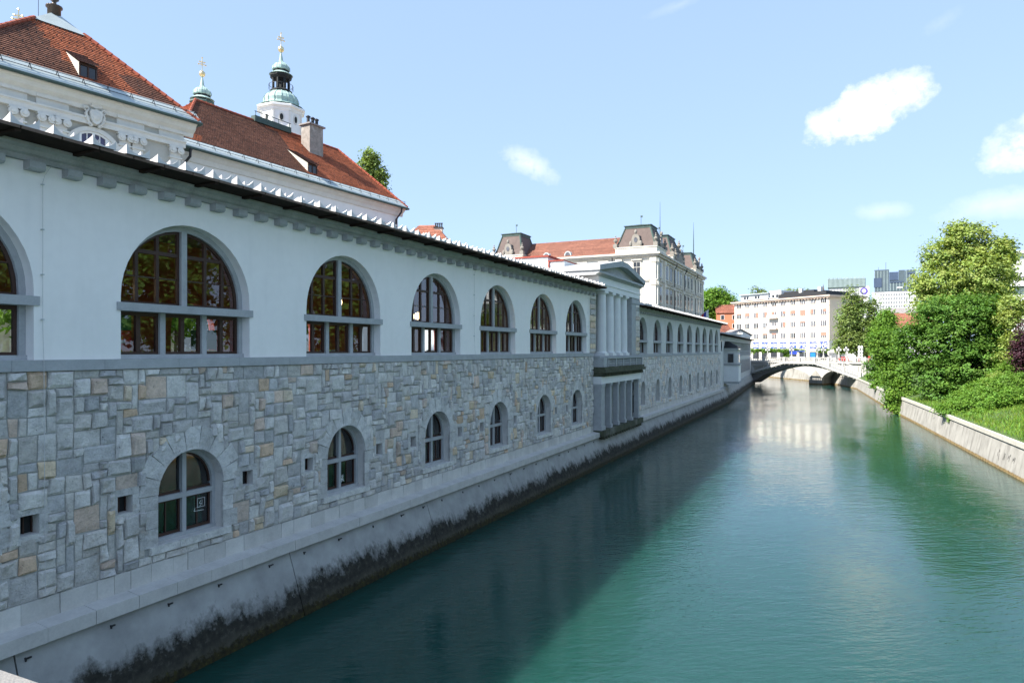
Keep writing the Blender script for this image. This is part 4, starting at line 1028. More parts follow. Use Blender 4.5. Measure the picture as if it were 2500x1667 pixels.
mb = MB(); e = .14; ring = [(tl[0] - e, tl[1] - e, zt - .02), (tr[0] + e, tr[1] - e, zt - .02), (br_[0] + e, br_[1] + e, zt - .02), (bl_[0] - e, bl_[1] + e, zt - .02)]
top = [(AX + a * .22, AY + b * .22, AZ_ - .1) for a, b in ((-1, -1), (1, -1), (1, 1), (-1, 1))]
mb.add(ring + top, [(0, 1, 5, 4), (1, 2, 6, 5), (2, 3, 7, 6), (3, 0, 4, 7), (4, 5, 6, 7)]); mb.build('copper_cap', M['zinc'], sem)
mb = MB(); mb.lathe([(.32, AZ_ - .2), (.32, AZ_ + .28), (.4, AZ_ + .3), (.4, AZ_ + .38), (.13, AZ_ + .45), (.1, AZ_ + .62), (.24, AZ_ + .75), (.1, AZ_ + .86), (.30, AZ_ + 1.1), (.36, AZ_ + 1.25), (.2, AZ_ + 1.36), (.5, AZ_ + 1.75), (.6, AZ_ + 2.1), (.5, AZ_ + 2.5), (.2, AZ_ + 2.8), (.05, AZ_ + 3.4)], 14, (AX, AY, 0)); mb.build('urn_finial', M['bronze'], sem, smooth=True)
mb = MB(); mb.tube([(AX - .75, AY, AZ_ - .6), (AX - .75, AY, AZ_ + 1.6)], .015, 4); mb.build('lightning_rod', M['iron'], sem)
mb = MB(); mb.xprism([(EY - .12, EZ - .10), (EY - .05, EZ - .12), (EY + .02, EZ - .02), (EY + .62, EZ + .66), (EY + .62, EZ + .76), (EY - .02, EZ + .10)], XL - .1, XR + .1); mb.build('eave_sheet', M['zinc'], sem)
mb = MB(); mb.tube([(XL - .1, EY - .1, EZ - .06), (XR + .12, EY - .1, EZ - .06)], .085, 7); mb.tube([(XR + .1, EY - .1, EZ - .06), (XR + .1, yb, EZ - .06)], .085, 7); mb.build('gutter', M['copper_dark'], sem)
snow_fence(sem, XL, XR, EY + .2, EZ + .25)
dormer(sem, 30.45, EY + .85, EZ + .82, .85, .8, 1.08, 1.75)

# long seminary wing
sw = thing('seminary_wing', 'long white wing with red roof, brick chimney and one dormer, right of the palace', 'building', (0, 0, 0), R(59.93))
WY = 19.7; WZ = EYE + 12.75; WL, WR = 38.55, 61.05; RY = WY + 6.2; RZ = EYE + 18.3; RL = WR - 16.85
pin(sw, R(59.93), WR, WY, (-9.44, 61.6))
mb = MB(); mb.box(WL + .5, WR - .6, WY + .6, WY + 12, H0, WZ - .02); mb.build('wall', M['white'], sw)
band([(0, WZ - .75), (-.12, WZ - .75), (-.2, WZ - .45), (-.42, WZ - .25), (-.52, WZ - .01), (0, WZ - .01)], WL + .3, WR - .1, 'cornice', M['stucco_white'], sw, WY + .6)
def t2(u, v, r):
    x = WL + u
    if x < 41.5 - 3 * v: return TILE_ORANGE
    if x < 50.3 + .5 * v: return TILE_BROWN
    return TILE_ORANGE
xr2 = WR - 2.4
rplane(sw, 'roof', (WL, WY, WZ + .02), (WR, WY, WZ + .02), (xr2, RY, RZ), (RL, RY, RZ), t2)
rplane(sw, 'roof', (WR, WY, WZ + .02), (WR, WY + 12.4, WZ + .02), (xr2, RY, RZ), (xr2, RY, RZ), lambda u, v, r: TILE_ORANGE)
rplane(sw, 'roof', (WR, WY + 12.4, WZ + .02), (WL, WY + 12.4, WZ + .02), (RL, RY, RZ), (xr2, RY, RZ), lambda u, v, r: TILE_ORANGE)
rplane(sw, 'roof', (WL, WY + 12.4, WZ + .02), (WL, WY, WZ + .02), (RL, RY, RZ), (RL, RY, RZ), lambda u, v, r: TILE_ORANGE)
ridge_tiles(sw, (RL, RY, RZ + .05), (xr2, RY, RZ + .05)); ridge_tiles(sw, (WR, WY, WZ + .1), (xr2, RY, RZ + .08)); ridge_tiles(sw, (WL, WY, WZ + .1), (RL, RY, RZ + .08))
hooks(sw, (WL + 1, WY, WZ + .02), (WR - 1, WY, WZ + .02), (xr2, RY, RZ), (RL, RY, RZ), 20, 12)
mb = MB(); mb.xprism([(WY - .05, WZ - .12), (WY + .02, WZ - .02), (WY + .7, WZ + .63), (WY + .7, WZ + .73), (WY - .02, WZ + .10)], WL + .2, WR + .1); mb.build('eave_sheet', M['zinc'], sw)
mb = MB(); mb.tube([(WL, WY - .1, WZ - .06), (WR + .1, WY - .1, WZ - .06)], .085, 7); mb.tube([(WR + .1, WY - .1, WZ - .06), (WR + .1, WY + 12, WZ - .06)], .085, 7); mb.build('gutter', M['copper_dark'], sw)
mb = MB()
mb.tube([(WL + .9, WY - .1, WZ - .1), (WL + .9, WY - .05, WZ - .6), (WL + .7, WY + .45, WZ - 1.2), (WL + .7, WY + .5, H0)], .085, 7)
mb.build('downpipe', M['iron'], sw); mb = MB(); mb.tube([(WR - .9, WY - .1, WZ - .1), (WR - .9, WY - .05, WZ - .5), (WR - 1.0, WY + .45, WZ - 1.1), (WR - 1.0, WY + .5, H0)], .085, 7); mb.build('downpipe', M['iron'], sw)
mb = MB(); mb.add([(WL - .1, WY - .1, WZ - .1), (WL + 1.1, WY - .1, WZ - .1), (WL + .2, WY + .8, WZ + .9), (WL - .1, WY + .5, WZ + .9), (WL - .1, WY + .8, WZ - .5), (WL + 1.1, WY + .6, WZ - .5)], [(0, 1, 2, 3), (0, 4, 5, 1), (1, 5, 2), (0, 3, 4), (2, 5, 4, 3)]); mb.build('valley_hopper', M['copper_dark'], sw)
snow_fence(sw, WL + .3, WR, WY + .2, WZ + .25)
dormer(sw, WR - 10.3, WY + 1.1, WZ + .95, .95, .75, .9, 2.3)
chx, chy, chz = WR - 7.0, WY + 4.6, WZ + 3.35
mb = MB(); mb.box(chx - .75, chx + .75, chy - .5, chy + .5, chz - .6, chz + 2.75); ch = mb.build('chimney', mat('worn_brick_chimney', (.29, .26, .23), .95, .35, 4, .5, 14, .2, stain=(.5, .48, .44)), sw)
mb = MB(); mb.box(chx - .9, chx + .9, chy - .65, chy + .65, chz + 2.75, chz + 2.87); mb.build('cap', M['roof_grey'], ch)
mb = MB()
for dx in (-.45, .05, .5): mb.lathe([(.13, chz + 2.87), (.13, chz + 3.45), (.2, chz + 3.46), (.2, chz + 3.52), (.05, chz + 3.62)], 8, (chx + dx, chy, 0))
mb.build('flue_pipe', M['iron'], ch)
mb = MB(); mb.box(49.3, 53.0, RY - .25, RY + .25, RZ - .05, RZ + .42); mb.tube([(49.3, RY - .2, RZ + .75), (53, RY - .2, RZ + .75)], .03, 4)
for i in range(4): mb.tube([(49.4 + i * 1.15, RY - .2, RZ + .4), (49.4 + i * 1.15, RY - .2, RZ + .75)], .025, 4)
mb.build('ridge_walkway', M['copper_dark'], sw)
for i, x in enumerate((44.0, 46.6, 49.3, 52, 54.4, 56.9, 59.2)):
    mb = MB(); mb.box(x - .62, x + .62, WY + .46, WY + .6, WZ - 3.7, WZ - 1.75); mb.box(x - .8, x + .8, WY + .34, WY + .6, WZ - 1.75, WZ - 1.6); w = mb.build('window', M['stucco_white'], sw)
    g = MB(); g.box(x - .48, x + .48, WY + .44, WY + .5, WZ - 3.6, WZ - 1.85); g.build('pane', M['pane'], w)
    fr = MB(); fr.box(x - .04, x + .04, WY + .41, WY + .46, WZ - 3.6, WZ - 1.85); fr.box(x - .48, x + .48, WY + .41, WY + .46, WZ - 2.5, WZ - 2.42); fr.build('frame', M['white'], w)

# ================================================================== cathedral towers
def gilt_cross(parent, c, s):
    mb = MB(); x, y, z = c; r = .06 * s; ux, uy = .92, .39
    mb.tube([(x, y, z), (x, y, z + 2.0 * s)], r, 5)
    for zz, w in ((.95, .52), (1.35, .36)): mb.tube([(x - ux * w * s, y - uy * w * s, z + zz * s), (x + ux * w * s, y + uy * w * s, z + zz * s)], r, 5)
    for dx, dz in ((-.52, .95), (.52, .95), (0, 2.0), (-.36, 1.35), (.36, 1.35)): blob(mb, (x + ux * dx * s, y + uy * dx * s, z + dz * s), (.13 * s, .13 * s, .13 * s), 6)
    for i in range(8):
        a = math.pi * 2 * i / 8 + .39; mb.tube([(x, y, z + 1.15 * s), (x + ux * .4 * s * math.cos(a), y + uy * .4 * s * math.cos(a), z + 1.15 * s + .4 * s * math.sin(a))], .025 * s, 4)
    mb.build('cross', M['gold'], parent)
def ribs(mb, prof, n, c, r=.05):
    for i in range(n):
        a = 2 * math.pi * i / n; mb.tube([(c[0] + q * math.cos(a), c[1] + q * math.sin(a), c[2] + z) for q, z in prof], r, 4)
def church_tower(name, label, X, z, ytop, full=True):
    p = at(X, 854, z); t = thing(name, label, 'church tower', (p.x, p.y, 6.9), R(20), 'cathedral towers behind the seminary')
    s = z / F                                    # metres per photo pixel at this distance
    H = EYE + (854 - ytop) * s - 6.9             # ball centre above the ground
    def Z(y): return H - (y - 121) * s           # heights measured on the nearer tower, ball centre at y = 121
    if full:
        mb = MB(); mb.lathe([(2.35, -1 + 1), (2.35, Z(283)), (2.45, Z(282)), (2.5, Z(276)), (2.85, Z(274)), (2.85, Z(270)), (2.2, Z(264))], 8, flat=R(22.5)); w = mb.build('octagon', M['white'], t)
        mb = MB()
        for i in range(8):
            a = R(22.5) + 2 * math.pi * i / 8; mb.box(-.01, .01, -.01, .01, 0, .01)
            mb.tube([(2.36 * math.cos(a), 2.36 * math.sin(a), Z(345)), (2.36 * math.cos(a), 2.36 * math.sin(a), Z(284))], .16, 4)
        mb.build('corner_pilaster', M['stucco_white'], w)
        for i in range(8):
            a = 2 * math.pi * i / 8; nx, ny = math.cos(a), math.sin(a); tx, ty = -ny, nx; r0 = 2.35 * math.cos(R(22.5))
            for rr_, nm_, mt, dd in ((.44, 'window', M['stucco_white'], .06), (.28, 'opening', M['black'], .09)):
                oval = [(rr_ * .72 * math.cos(q), rr_ * 1.35 * math.sin(q)) for q in [2 * math.pi * k / 14 for k in range(14)]]
                zc_ = Z(300); m2 = MB(); m2.prism(oval, lambda u, v: (nx * (r0 - .05) + tx * u, ny * (r0 - .05) + ty * u, zc_ + v), lambda u, v: (nx * (r0 + dd) + tx * u, ny * (r0 + dd) + ty * u, zc_ + v))
                if nm_ == 'window': wo = m2.build('window', mt, t)
                else: m2.build('opening', mt, wo)
        on = [(2.55, Z(265)), (2.0, Z(260)), (1.95, Z(256)), (2.0, Z(248)), (1.85, Z(240)), (1.45, Z(233)), (1.2, Z(229))]
        mb = MB(); mb.lathe(on, 24); ribs(mb, [(r * 1.01, zz) for r, zz in on[1:]], 16, (0, 0, 0)); mb.build('onion_dome', M['copper'], t)
        mb = MB(); mb.lathe([(1.25, Z(231)), (1.3, Z(226)), (1.05, Z(221)), (.95, Z(220))], 8, flat=R(22.5)); mb.build('gallery_base', M['black'], t)
        mb = MB()
        for i in range(8):
            a = R(22.5) + 2 * math.pi * i / 8; mb.tube([(.92 * math.cos(a), .92 * math.sin(a), Z(222)), (.92 * math.cos(a), .92 * math.sin(a), Z(194))], .14, 5)
        mb.lathe([(.55, Z(222)), (.55, Z(194))], 8); mb.lathe([(1.0, Z(196)), (1.3, Z(190)), (1.3, Z(187)), (.9, Z(183))], 8, flat=R(22.5)); mb.build('lantern', M['black'], t)
        mb = MB()
        for i in range(16):
            a = 2 * math.pi * i / 16; b_ = 2 * math.pi * (i + 1) / 16
            mb.tube([(1.36 * math.cos(a), 1.36 * math.sin(a), Z(222)), (1.36 * math.cos(a), 1.36 * math.sin(a), Z(209))], .025, 4); mb.tube([(1.36 * math.cos(a), 1.36 * math.sin(a), Z(210)), (1.36 * math.cos(b_), 1.36 * math.sin(b_), Z(210))], .025, 4)
        mb.build('gallery_railing', M['iron'], t)
    else:
        mb = MB(); mb.lathe([(1.0, 0), (1.0, Z(197)), (1.45, Z(194)), (1.35, Z(190)), (.9, Z(184))], 8, flat=R(22.5)); mb.build('lantern_base', M['copper_dark'], t)
    on2 = [(1.35, Z(185)), (.85, Z(178)), (.75, Z(176)), (1.0, Z(172)), (.98, Z(165)), (.75, Z(159)), (.36, Z(154)), (.24, Z(150)), (.17, Z(140)), (.07, Z(128))]
    mb = MB(); mb.lathe(on2, 20); ribs(mb, [(r * 1.01, zz) for r, zz in on2[2:8]], 12, (0, 0, 0), .035); mb.build('cupola', M['copper'], t)
    mb = MB(); mb.lathe([(.9, Z(177.5)), (.95, Z(174.5)), (.8, Z(173.5))], 8, flat=R(22.5)); mb.build('cupola_rim', M['black'], t)
    mb = MB(); blob(mb, (0, 0, Z(121)), (.37, .37, .37), 14); mb.build('ball', M['gold'], t, smooth=True)
    gilt_cross(t, (0, 0, Z(114)), .78)
church_tower('church_tower', 'white octagonal cathedral tower with green onion dome and black lantern', 686, 80, 121)
church_tower('church_tower', 'green copper cupola with gilded ball and cross, only its top above the red roof', 493.5, 80, 181, False)
p = at(45, 40, 62); t = thing('roof_cross', 'small gilded cross above the far slope of the palace roof, upper left corner', 'cross', tuple(p - Vector((0, 0, 1.2))))
gilt_cross(t, (0, 0, .1), .85)
mb = MB(); mb.lathe([(.05, -9), (.05, -.3), (.2, -.05), (.05, .12)], 8); mb.build('pole', M['copper_dark'], t)

# ================================================================== town hall palace beyond the market
pa = thing('mansard_palace', 'ornate cream palace with red roof and brown mansard pavilions', 'building', (26.4, 125, 6.9), TH)
PE = EYE + 17.5 - 6.9; LX, LY = 48.5, 33.5
mb = MB(); mb.box(0, LX, 0, LY, 0, PE - .3); mb.build('wall', M['palace'], pa)
def cornice_run(parent, z, h, out, name='cornice', m_=None):
    mb = MB(); mb.box(-out, LX + out, -out, LY + out, z, z + h * .5); mb.box(-out * 1.6, LX + out * 1.6, -out * 1.6, LY + out * 1.6, z + h * .5 + .002, z + h); mb.build(name, m_ or M['palace_trim'], parent)
cornice_run(pa, PE - .298, .7, .55); cornice_run(pa, PE - 4.9, .4, .18, 'string_course'); cornice_run(pa, PE - 9.6, .4, .18, 'string_course')
def pwin(name_ok, face, u, z, w, h, double=False):
    fx = (lambda a, d, zz: (a, -d, zz)) if face == 'river' else (lambda a, d, zz: (-d, a, zz))
    def bx(mb, a0, a1, d0, d1, z0, z1):
        p, q = fx(a0, d0, z0), fx(a1, d1, z1)
        mb.box(min(p[0], q[0]), max(p[0], q[0]), min(p[1], q[1]), max(p[1], q[1]), z0, z1)
    mb = MB(); ww = w * (2.3 if double else 1)
    bx(mb, u - ww / 2 - .22, u + ww / 2 + .22, .001, .10, z - .2, z + h + .35); bx(mb, u - ww / 2 - .4, u + ww / 2 + .4, .001, .34, z + h + .352, z + h + .58); bx(mb, u - ww / 2 - .3, u + ww / 2 + .3, .001, .28, z - .4, z - .202)
    wo = mb.build('window', M['palace_trim'], pa)
    for k in ((-1, 1) if double else (0,)):
        c = u + k * w * .62; g = MB(); bx(g, c - w / 2, c + w / 2, .06, .13, z, z + h); g.build('pane', M['pane_light' if rnd.random() < .3 else 'pane'], wo)
        fr = MB(); bx(fr, c - .03, c + .03, .10, .16, z, z + h); bx(fr, c - w / 2, c + w / 2, .10, .16, z + h * .63, z + h * .67); fr.build('frame', M['stucco_grey'], wo)
for z, h in ((PE - 3.9, 2.6), (PE - 8.6, 2.8), (PE - 13.4, 2.9)):
    for u in (3.2,): pwin('', 'river', u, z, 1.1, h)
    for u in (8.6, 12.2): pwin('', 'river', u, z, .8, h, True)
    for u in (16.2, 19, 21.8): pwin('', 'river', u, z, 1.0, h)
    for u in (26.5, 30.2, 34): pwin('', 'river', u, z, .8, h, True)
    for u in (38.8, 42.2, 45.6): pwin('', 'river', u, z, 1.0, h)
    for u in (3.6, 10, 14.2, 18.4, 22.6, 30.6): pwin('', 'front', u, z, 1.2, h)
for u in (.5, 6.3, 14.4, 24.2, 37.3, 47.9):
    mb = MB(); mb.box(u - .45, u + .45, -.3, .05, 0, PE - 1.2); mb.box(u - .6, u + .6, -.42, .05, PE - 1.4, PE - .6); mb.box(u - .6, u + .6, -.42, .05, PE - 5.6, PE - 4.92); mb.build('pilaster', M['palace'], pa)
for u in (.5, 7.0, 27.2, 33):
    mb = MB(); mb.box(-.28, .04, u - .45, u + .45, 0, PE - 1.2); mb.box(-.42, .05, u - .6, u + .6, PE - 1.4, PE - .6); mb.box(-.42, .05, u - .6, u + .6, PE - 5.6, PE - 4.92); mb.build('pilaster', M['palace'], pa)
for u, y in ((13.9, -.35), (24.0, -.35), (37, -.35)): mb = MB(); mb.tube([(u, y - .6, PE - .2), (u, y - .5, PE - .8), (u + .3, y, PE - 1.3), (u + .3, y, 0)], .11, 6); mb.build('downpipe', M['iron'], pa)
mb = MB(); mb.tube([(-.5, 8.2, PE - .2), (-.35, 8.2, PE - 1.2), (-.2, 8.2, 0)], .1, 6); mb.build('downpipe', M['iron'], pa)
def rp(a, b, c, d, mt='clay', nm_='roof', tf=None):
    mb = MB(); roof_plane(mb, a, b, c, d, 0, course=.35, thick=.03, tintf=tf or (lambda u, v, r: (.78, 1.0, 1.25))); mb.build(nm_, M[mt], pa)
rz = PE + 4.8; rp((-.3, LY - 2, PE + .4), (-.3, 7, PE + .4), (7.5, 7, rz), (7.5, LY - 2, rz)); rp((15, 7, PE + .4), (15, LY - 2, PE + .4), (7.5, LY - 2, rz), (7.5, 7, rz))
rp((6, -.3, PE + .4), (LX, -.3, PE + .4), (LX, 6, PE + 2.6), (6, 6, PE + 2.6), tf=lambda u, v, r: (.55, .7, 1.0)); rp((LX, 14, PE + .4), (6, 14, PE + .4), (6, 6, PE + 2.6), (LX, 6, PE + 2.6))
def urn(mb, c, s=1.0):
    mb.box(c[0] - .42 * s, c[0] + .42 * s, c[1] - .42 * s, c[1] + .42 * s, c[2], c[2] + .7 * s)
    mb.lathe([(.12, .7), (.12, .9), (.38, 1.25), (.42, 1.5), (.18, 1.7), (.26, 1.85), (.08, 2.1), (.16, 2.25), (.02, 2.45)], 8, (0, 0, 0)) if False else None
    mb.lathe([(r * s, z * s) for r, z in ((.30, .7), (.14, .85), (.42, 1.3), (.44, 1.5), (.16, 1.72), (.26, 1.9), (.07, 2.1), (.15, 2.28), (.02, 2.5))], 8, c)
def mansard(x0, x1, y0, y1, zt, faces):
    mb = MB(); mb.box(x0 - .1, x1 + .1, y0 - .1, y1 + .1, PE + .42, PE + 1.45); mb.box(x0 - .25, x1 + .25, y0 - .25, y1 + .25, PE + 1.452, PE + 1.62); mb.build('attic', M['palace'], pa)
    i = (x1 - x0) * .2; j = (y1 - y0) * .2; zb = PE + 1.62
    def cv(f): return f ** .72
    prof = [(0, 0), (.35, .28), (.62, .6), (.85, .85), (1, 1)]; mb = MB(); rings = []
    for fi, fz in prof: rings.append([(x0 + i * fi, y0 + j * fi, zb + (zt - zb) * fz), (x1 - i * fi, y0 + j * fi, zb + (zt - zb) * fz), (x1 - i * fi, y1 - j * fi, zb + (zt - zb) * fz), (x0 + i * fi, y1 - j * fi, zb + (zt - zb) * fz)])
    vs = [p for r_ in rings for p in r_]; fs = [(k * 4 + q, k * 4 + (q + 1) % 4, k * 4 + 4 + (q + 1) % 4, k * 4 + 4 + q) for k in range(4) for q in range(4)]
    mb.add(vs, fs); ro = mb.build('mansard_roof', M['slate'], pa)
    tr_ = MB()
    for q in range(4): tr_.tube([r_[q] for r_ in rings], .17, 5)
    t_ = rings[-1]; tr_.box(t_[0][0] - .2, t_[2][0] + .2, t_[0][1] - .2, t_[2][1] + .2, zt - .35, zt + .1); tr_.box(t_[0][0] - .35, t_[2][0] + .35, t_[0][1] - .35, t_[2][1] + .35, zt + .1, zt + .25)
    cx_, cy_ = (x0 + x1) / 2, (y0 + y1) / 2
    tr_.add([(t_[0][0] - .2, t_[0][1] - .2, zt + .25), (t_[1][0] + .2, t_[1][1] - .2, zt + .25), (t_[2][0] + .2, t_[2][1] + .2, zt + .25), (t_[3][0] - .2, t_[3][1] + .2, zt + .25), (cx_, cy_, zt + .8)], [(0, 1, 4), (1, 2, 4), (2, 3, 4), (3, 0, 4)])
    tr_.tube([(cx_, cy_, zt + .7), (cx_, cy_, zt + 2.3)], .05, 4); tr_.box(cx_ - .04, cx_ + .04, cy_ - .3, cy_ + .1, zt + 2.1, zt + 2.45); tr_.build('roof_trim', M['copper_dark'], ro)
    for (px, py) in ((x0, y0), (x1, y0), (x0, y1)): ur = MB(); urn(ur, (px + .1, py + .1, PE + 1.62), .95); ur.build('urn', M['statue'], pa)
    for f in faces:
        dm = MB(); wn_ = MB()
        c_ = cx_ if f == 'river' else cy_; base = y0 if f == 'river' else x0
        fx = (lambda a, d, zz: (a, base + d, zz)) if f == 'river' else (lambda a, d, zz: (base + d, a, zz))
        ar = [(c_ - .85, zb), (c_ + .85, zb), (c_ + .75, zb + 1.5), (c_ + .55, zb + 2.1), (c_, zb + 2.45), (c_ - .55, zb + 2.1), (c_ - .75, zb + 1.5)]
        dm.prism(ar, lambda a, b: fx(a, -.15, b), lambda a, b: fx(a, 1.2, b))
        blob(dm, fx(c_, -.1, zb + 2.75), (.28, .28, .4), 8)
        for sx in (-1, 1): blob(dm, fx(c_ + sx * .95, -.1, zb + .55), (.3, .3, .55), 8)
        d = dm.build('dormer', M['statue'], pa)
        ov = [(c_ + .34 * math.cos(2 * math.pi * k / 12), zb + 1.25 + .48 * math.sin(2 * math.pi * k / 12)) for k in range(12)]
        wn_.prism(ov, lambda a, b: fx(a, -.2, b), lambda a, b: fx(a, -.1, b)); wn_.build('oval_window', M['pane_light'], d)
mansard(0, 7.6, 0, 7.6, PE + 5.6, ('river', 'front'))
mansard(.2, 8, 27, 33.3, PE + 6.0, ('front',))
mansard(14, 24.5, 0, 8, PE + 5.9, ('river',))
mansard(38.8, 48, 0, 7.6, PE + 5.4, ('river',))
mb = MB(); mb.prism([(15.6, PE + .4), (22.9, PE + .4), (19.25, PE + 2.9)], lambda a, b: (a, -.6, b), lambda a, b: (a, .3, b)); urn(mb, (19.2, -.2, PE + 2.6), 1.1); urn(mb, (15.8, -.2, PE + .4), 1.1); urn(mb, (22.8, -.2, PE + .4), 1.1); mb.build('river_gable', M['statue'], pa)
mb = MB(); mb.tube([(16, 3, PE + 6), (16, 3, PE + 13)], [.09, .02], 5); mb.tube([(47.5, 2, PE + 5.4), (47.5, 2, PE + 9.5), (47.5, 2, PE + 14)], [.14, .1, .02], 5); mb.build('antenna_mast', M['copper_dark'], pa)
for yy in (21.9, 17.4):
    mb = MB(); mb.prism([(.75 * math.cos(math.pi * k / 10), .75 * 1.25 * math.sin(math.pi * k / 10)) for k in range(11)], lambda a, b: (.35, yy + a, PE + .75 + b), lambda a, b: (2.4, yy + a, PE + .75 + b)); d = mb.build('round_dormer', M['zinc'], pa)
    g = MB(); g.prism([(.5 * math.cos(math.pi * k / 10), .5 * 1.25 * math.sin(math.pi * k / 10)) for k in range(11)], lambda a, b: (.28, yy + a, PE + .85 + b), lambda a, b: (.4, yy + a, PE + .85 + b)); g.build('pane', M['pane_light'], d)
# flag on the palace
c0 = Vector((26.4, 125, 0)) + U * 41 - IN * .2
fl = thing('flag', 'white, blue and red flag hanging from a slanted pole on the palace front', 'flag', (c0.x, c0.y, EYE + 9.0), TH)
mb = MB(); mb.tube([(0, 0, -1.2), (0, -2.6, .6)], .05, 5); mb.build('pole', M['white'], fl)
for k, mt in enumerate(('white', 'flag_blue', 'flag_red')):
    mb = MB(); vs = []
    for i in range(7):
        for q in (0, 1): vs.append((.12 * math.sin(i * 1.3 + k), -2.5 + (k + q) * .55 + .08 * math.sin(i), .45 - (k + q) * .38 - i * .42))
    mb.add(vs, [(i * 2, i * 2 + 1, i * 2 + 3, i * 2 + 2) for i in range(6)]); mb.build('stripe', M[mt], fl)

# ================================================================== smaller houses
FT = lambda u, v, r: (.95, 1.1, 1.35)
def house(name, label, loc, rz, w, d, h, rh, wall, roof, hip=False, win=0, rows=1, chim=False):
    t = thing(name, label, 'house', tuple(loc), rz)
    mb = MB(); mb.box(0, w, 0, d, -1.6, h); 
    if not hip: mb.prism([(0, h), (d, h), (d / 2, h + rh)], lambda a, b: (0.0, a, b), lambda a, b: (w, a, b))
    mb.build('wall', M[wall], t)
    mb = MB(); i = d / 2 if hip else -.3; e = .4; ii = d / 2 if hip else -.3
    roof_plane(mb, (-e, -e, h - .1), (w + e, -e, h - .1), (w - ii, d / 2, h + rh + .05), (ii, d / 2, h + rh + .05), course=.35, tintf=FT); roof_plane(mb, (w + e, d + e, h - .1), (-e, d + e, h - .1), (ii, d / 2, h + rh + .05), (w - ii, d / 2, h + rh + .05), course=.35, tintf=FT)
    if hip: roof_plane(mb, (w + e, -e, h - .1), (w + e, d + e, h - .1), (w - ii, d / 2, h + rh + .05), (w - ii, d / 2, h + rh + .05), course=.35); roof_plane(mb, (-e, d + e, h - .1), (-e, -e, h - .1), (ii, d / 2, h + rh + .05), (ii, d / 2, h + rh + .05), course=.35)
    rf = mb.build('roof', M[roof], t)
    if chim:
        c = MB(); c.box(w * .6, w * .6 + 1.1, d * .42, d * .42 + .9, h + rh * .4, h + rh - .5); cc = c.build('chimney', M['hotel_trim'], rf); c = MB(); c.box(w * .6 - .12, w * .6 + 1.22, d * .42 - .12, d * .42 + 1.02, h + rh - .5, h + rh - .35)
        for q in range(4): c.lathe([(.1, h + rh - .35), (.1, h + rh + .2), (.16, h + rh + .2), (.16, h + rh + .3)], 6, (w * .6 + .1 + q * .3, d * .42 + .45, 0))
        c.build('flue_pots', M['iron'], cc)
    for r in range(rows):
        for k in range(win):
            x = w * (k + .5) / win; z = h - 2.4 - r * 3.1
            m2 = MB(); m2.box(x - .65, x + .65, -.06, .02, z - .1, z + 1.6); wo = m2.build('window', M['white'], t); g = MB(); g.box(x - .52, x + .52, -.09, -.04, z, z + 1.5); g.build('pane', M['pane'], wo)
    return t
p = at(930, 854, 96); house('red_roofed_house', 'red hipped roof with a row of chimney pots peeking over the market eaves', (p.x, p.y, 6.9), R(-4), 11.5, 9, 14.2, 5.6, 'white', 'clay', True, 4, 1, True)
p = at(1750, 854, 248); house('orange_house', 'orange rendered house with tiled roof between the palace and the hotel', (p.x, p.y, 6.9), R(-14), 12, 12, 15.0, 3.2, 'orange_house', 'clay', False, 3, 3)
p = at(1712, 854, 188); house('grey_gabled_house', 'pale grey gabled house end with tiled edge, beside the ornate palace', (p.x - 1, p.y, 6.9), R(78), 12, 8.5, 10, 6.5, 'stucco_grey', 'roof_grey')
p = at(1752, 854, 200); house('dormered_house', 'low white house with steep roof and dormer in front of the orange house', (p.x, p.y, 6.9), R(20), 6, 7, 5.2, 4.0, 'white', 'clay', False, 2, 1)
p = at(1700, 854, 150); tt = thing('market_annex', 'low white annex with scalloped roof edge below the palace flag', 'building', (p.x, p.y, 6.9), R(0))
mb = MB(); mb.box(0, 9.8, 0, 4, 0, 5.0); mb.box(-.3, 10.1, -.3, 4.3, 5.0, 5.4); mb.build('wall', M['white'], tt)
for k in range(11): link('roof_tile', TILE_ME, tt, (-.1 + k * .92, -.35, 5.4))

# ================================================================== hotel
hA, hB = Vector((77.6, 238, 0)), Vector((95.2, 205, 0)); dv = (hB - hA).normalized(); HL = (hB - hA).length
ho = thing('hotel', 'long cream six storey hotel with rows of windows, behind the bridges', 'building', (hA.x, hA.y, 6.9), math.atan2(dv.y, dv.x))
HT = 18.2
mb = MB(); mb.box(0, HL, 0.0, 16, -1.5, HT - .8); mb.build('wall', M['hotel'], ho)
mb = MB(); mb.box(HL + .001, HL + .08, .02, 16, 4.6, HT - .85); mb.build('side_wall', M['hotel_side'], ho)
mb = MB(); mb.box(-.7, HL + .7, -.7, 16.7, HT - .8, HT - .45); mb.box(-1.0, HL + 1.0, -1.0, 17, HT - .448, HT - .1); mb.build('cornice', M['hotel_trim'], ho)
mb = MB(); mb.box(-.9, HL + .9, -.9, 17, HT - .098, HT + .15); mb.box(17, HL - 2.5, 2, 13, HT + .15, HT + 1.5); mb.box(18, HL - 8, 3.5, 12, HT + 1.5, HT + 2.3); mb.build('roof', M['iron'], ho)
mb = MB(); mb.box(.8, 12.5, 2.2, 12, HT + .15, HT + 2.2); mb.box(12.5, 17, 3, 12, HT + .15, HT + 3.0); att = mb.build('attic_storey', M['white'], ho)
mb = MB(); mb.box(.3, 13, 1.6, 12.6, HT + 2.202, HT + 2.5); mb.build('attic_roof', M['zinc'], att)
for a in (2.2, 3.4, 7, 8.2, 13.6, 15.2):
    mb = MB(); mb.box(a, a + .9, (2.17 if a < 12 else 2.97), (2.22 if a < 12 else 3.02), HT + .7, HT + 1.7); mb.build('attic_window', M['pane'], att)
mb = MB()
for a in (16.6, 24.5, 31.5): mb.box(a, a + 1.0, 2.6, 3.6, HT + 1.2, HT + 2.9)
mb.build('chimney', M['stucco_white'], ho)
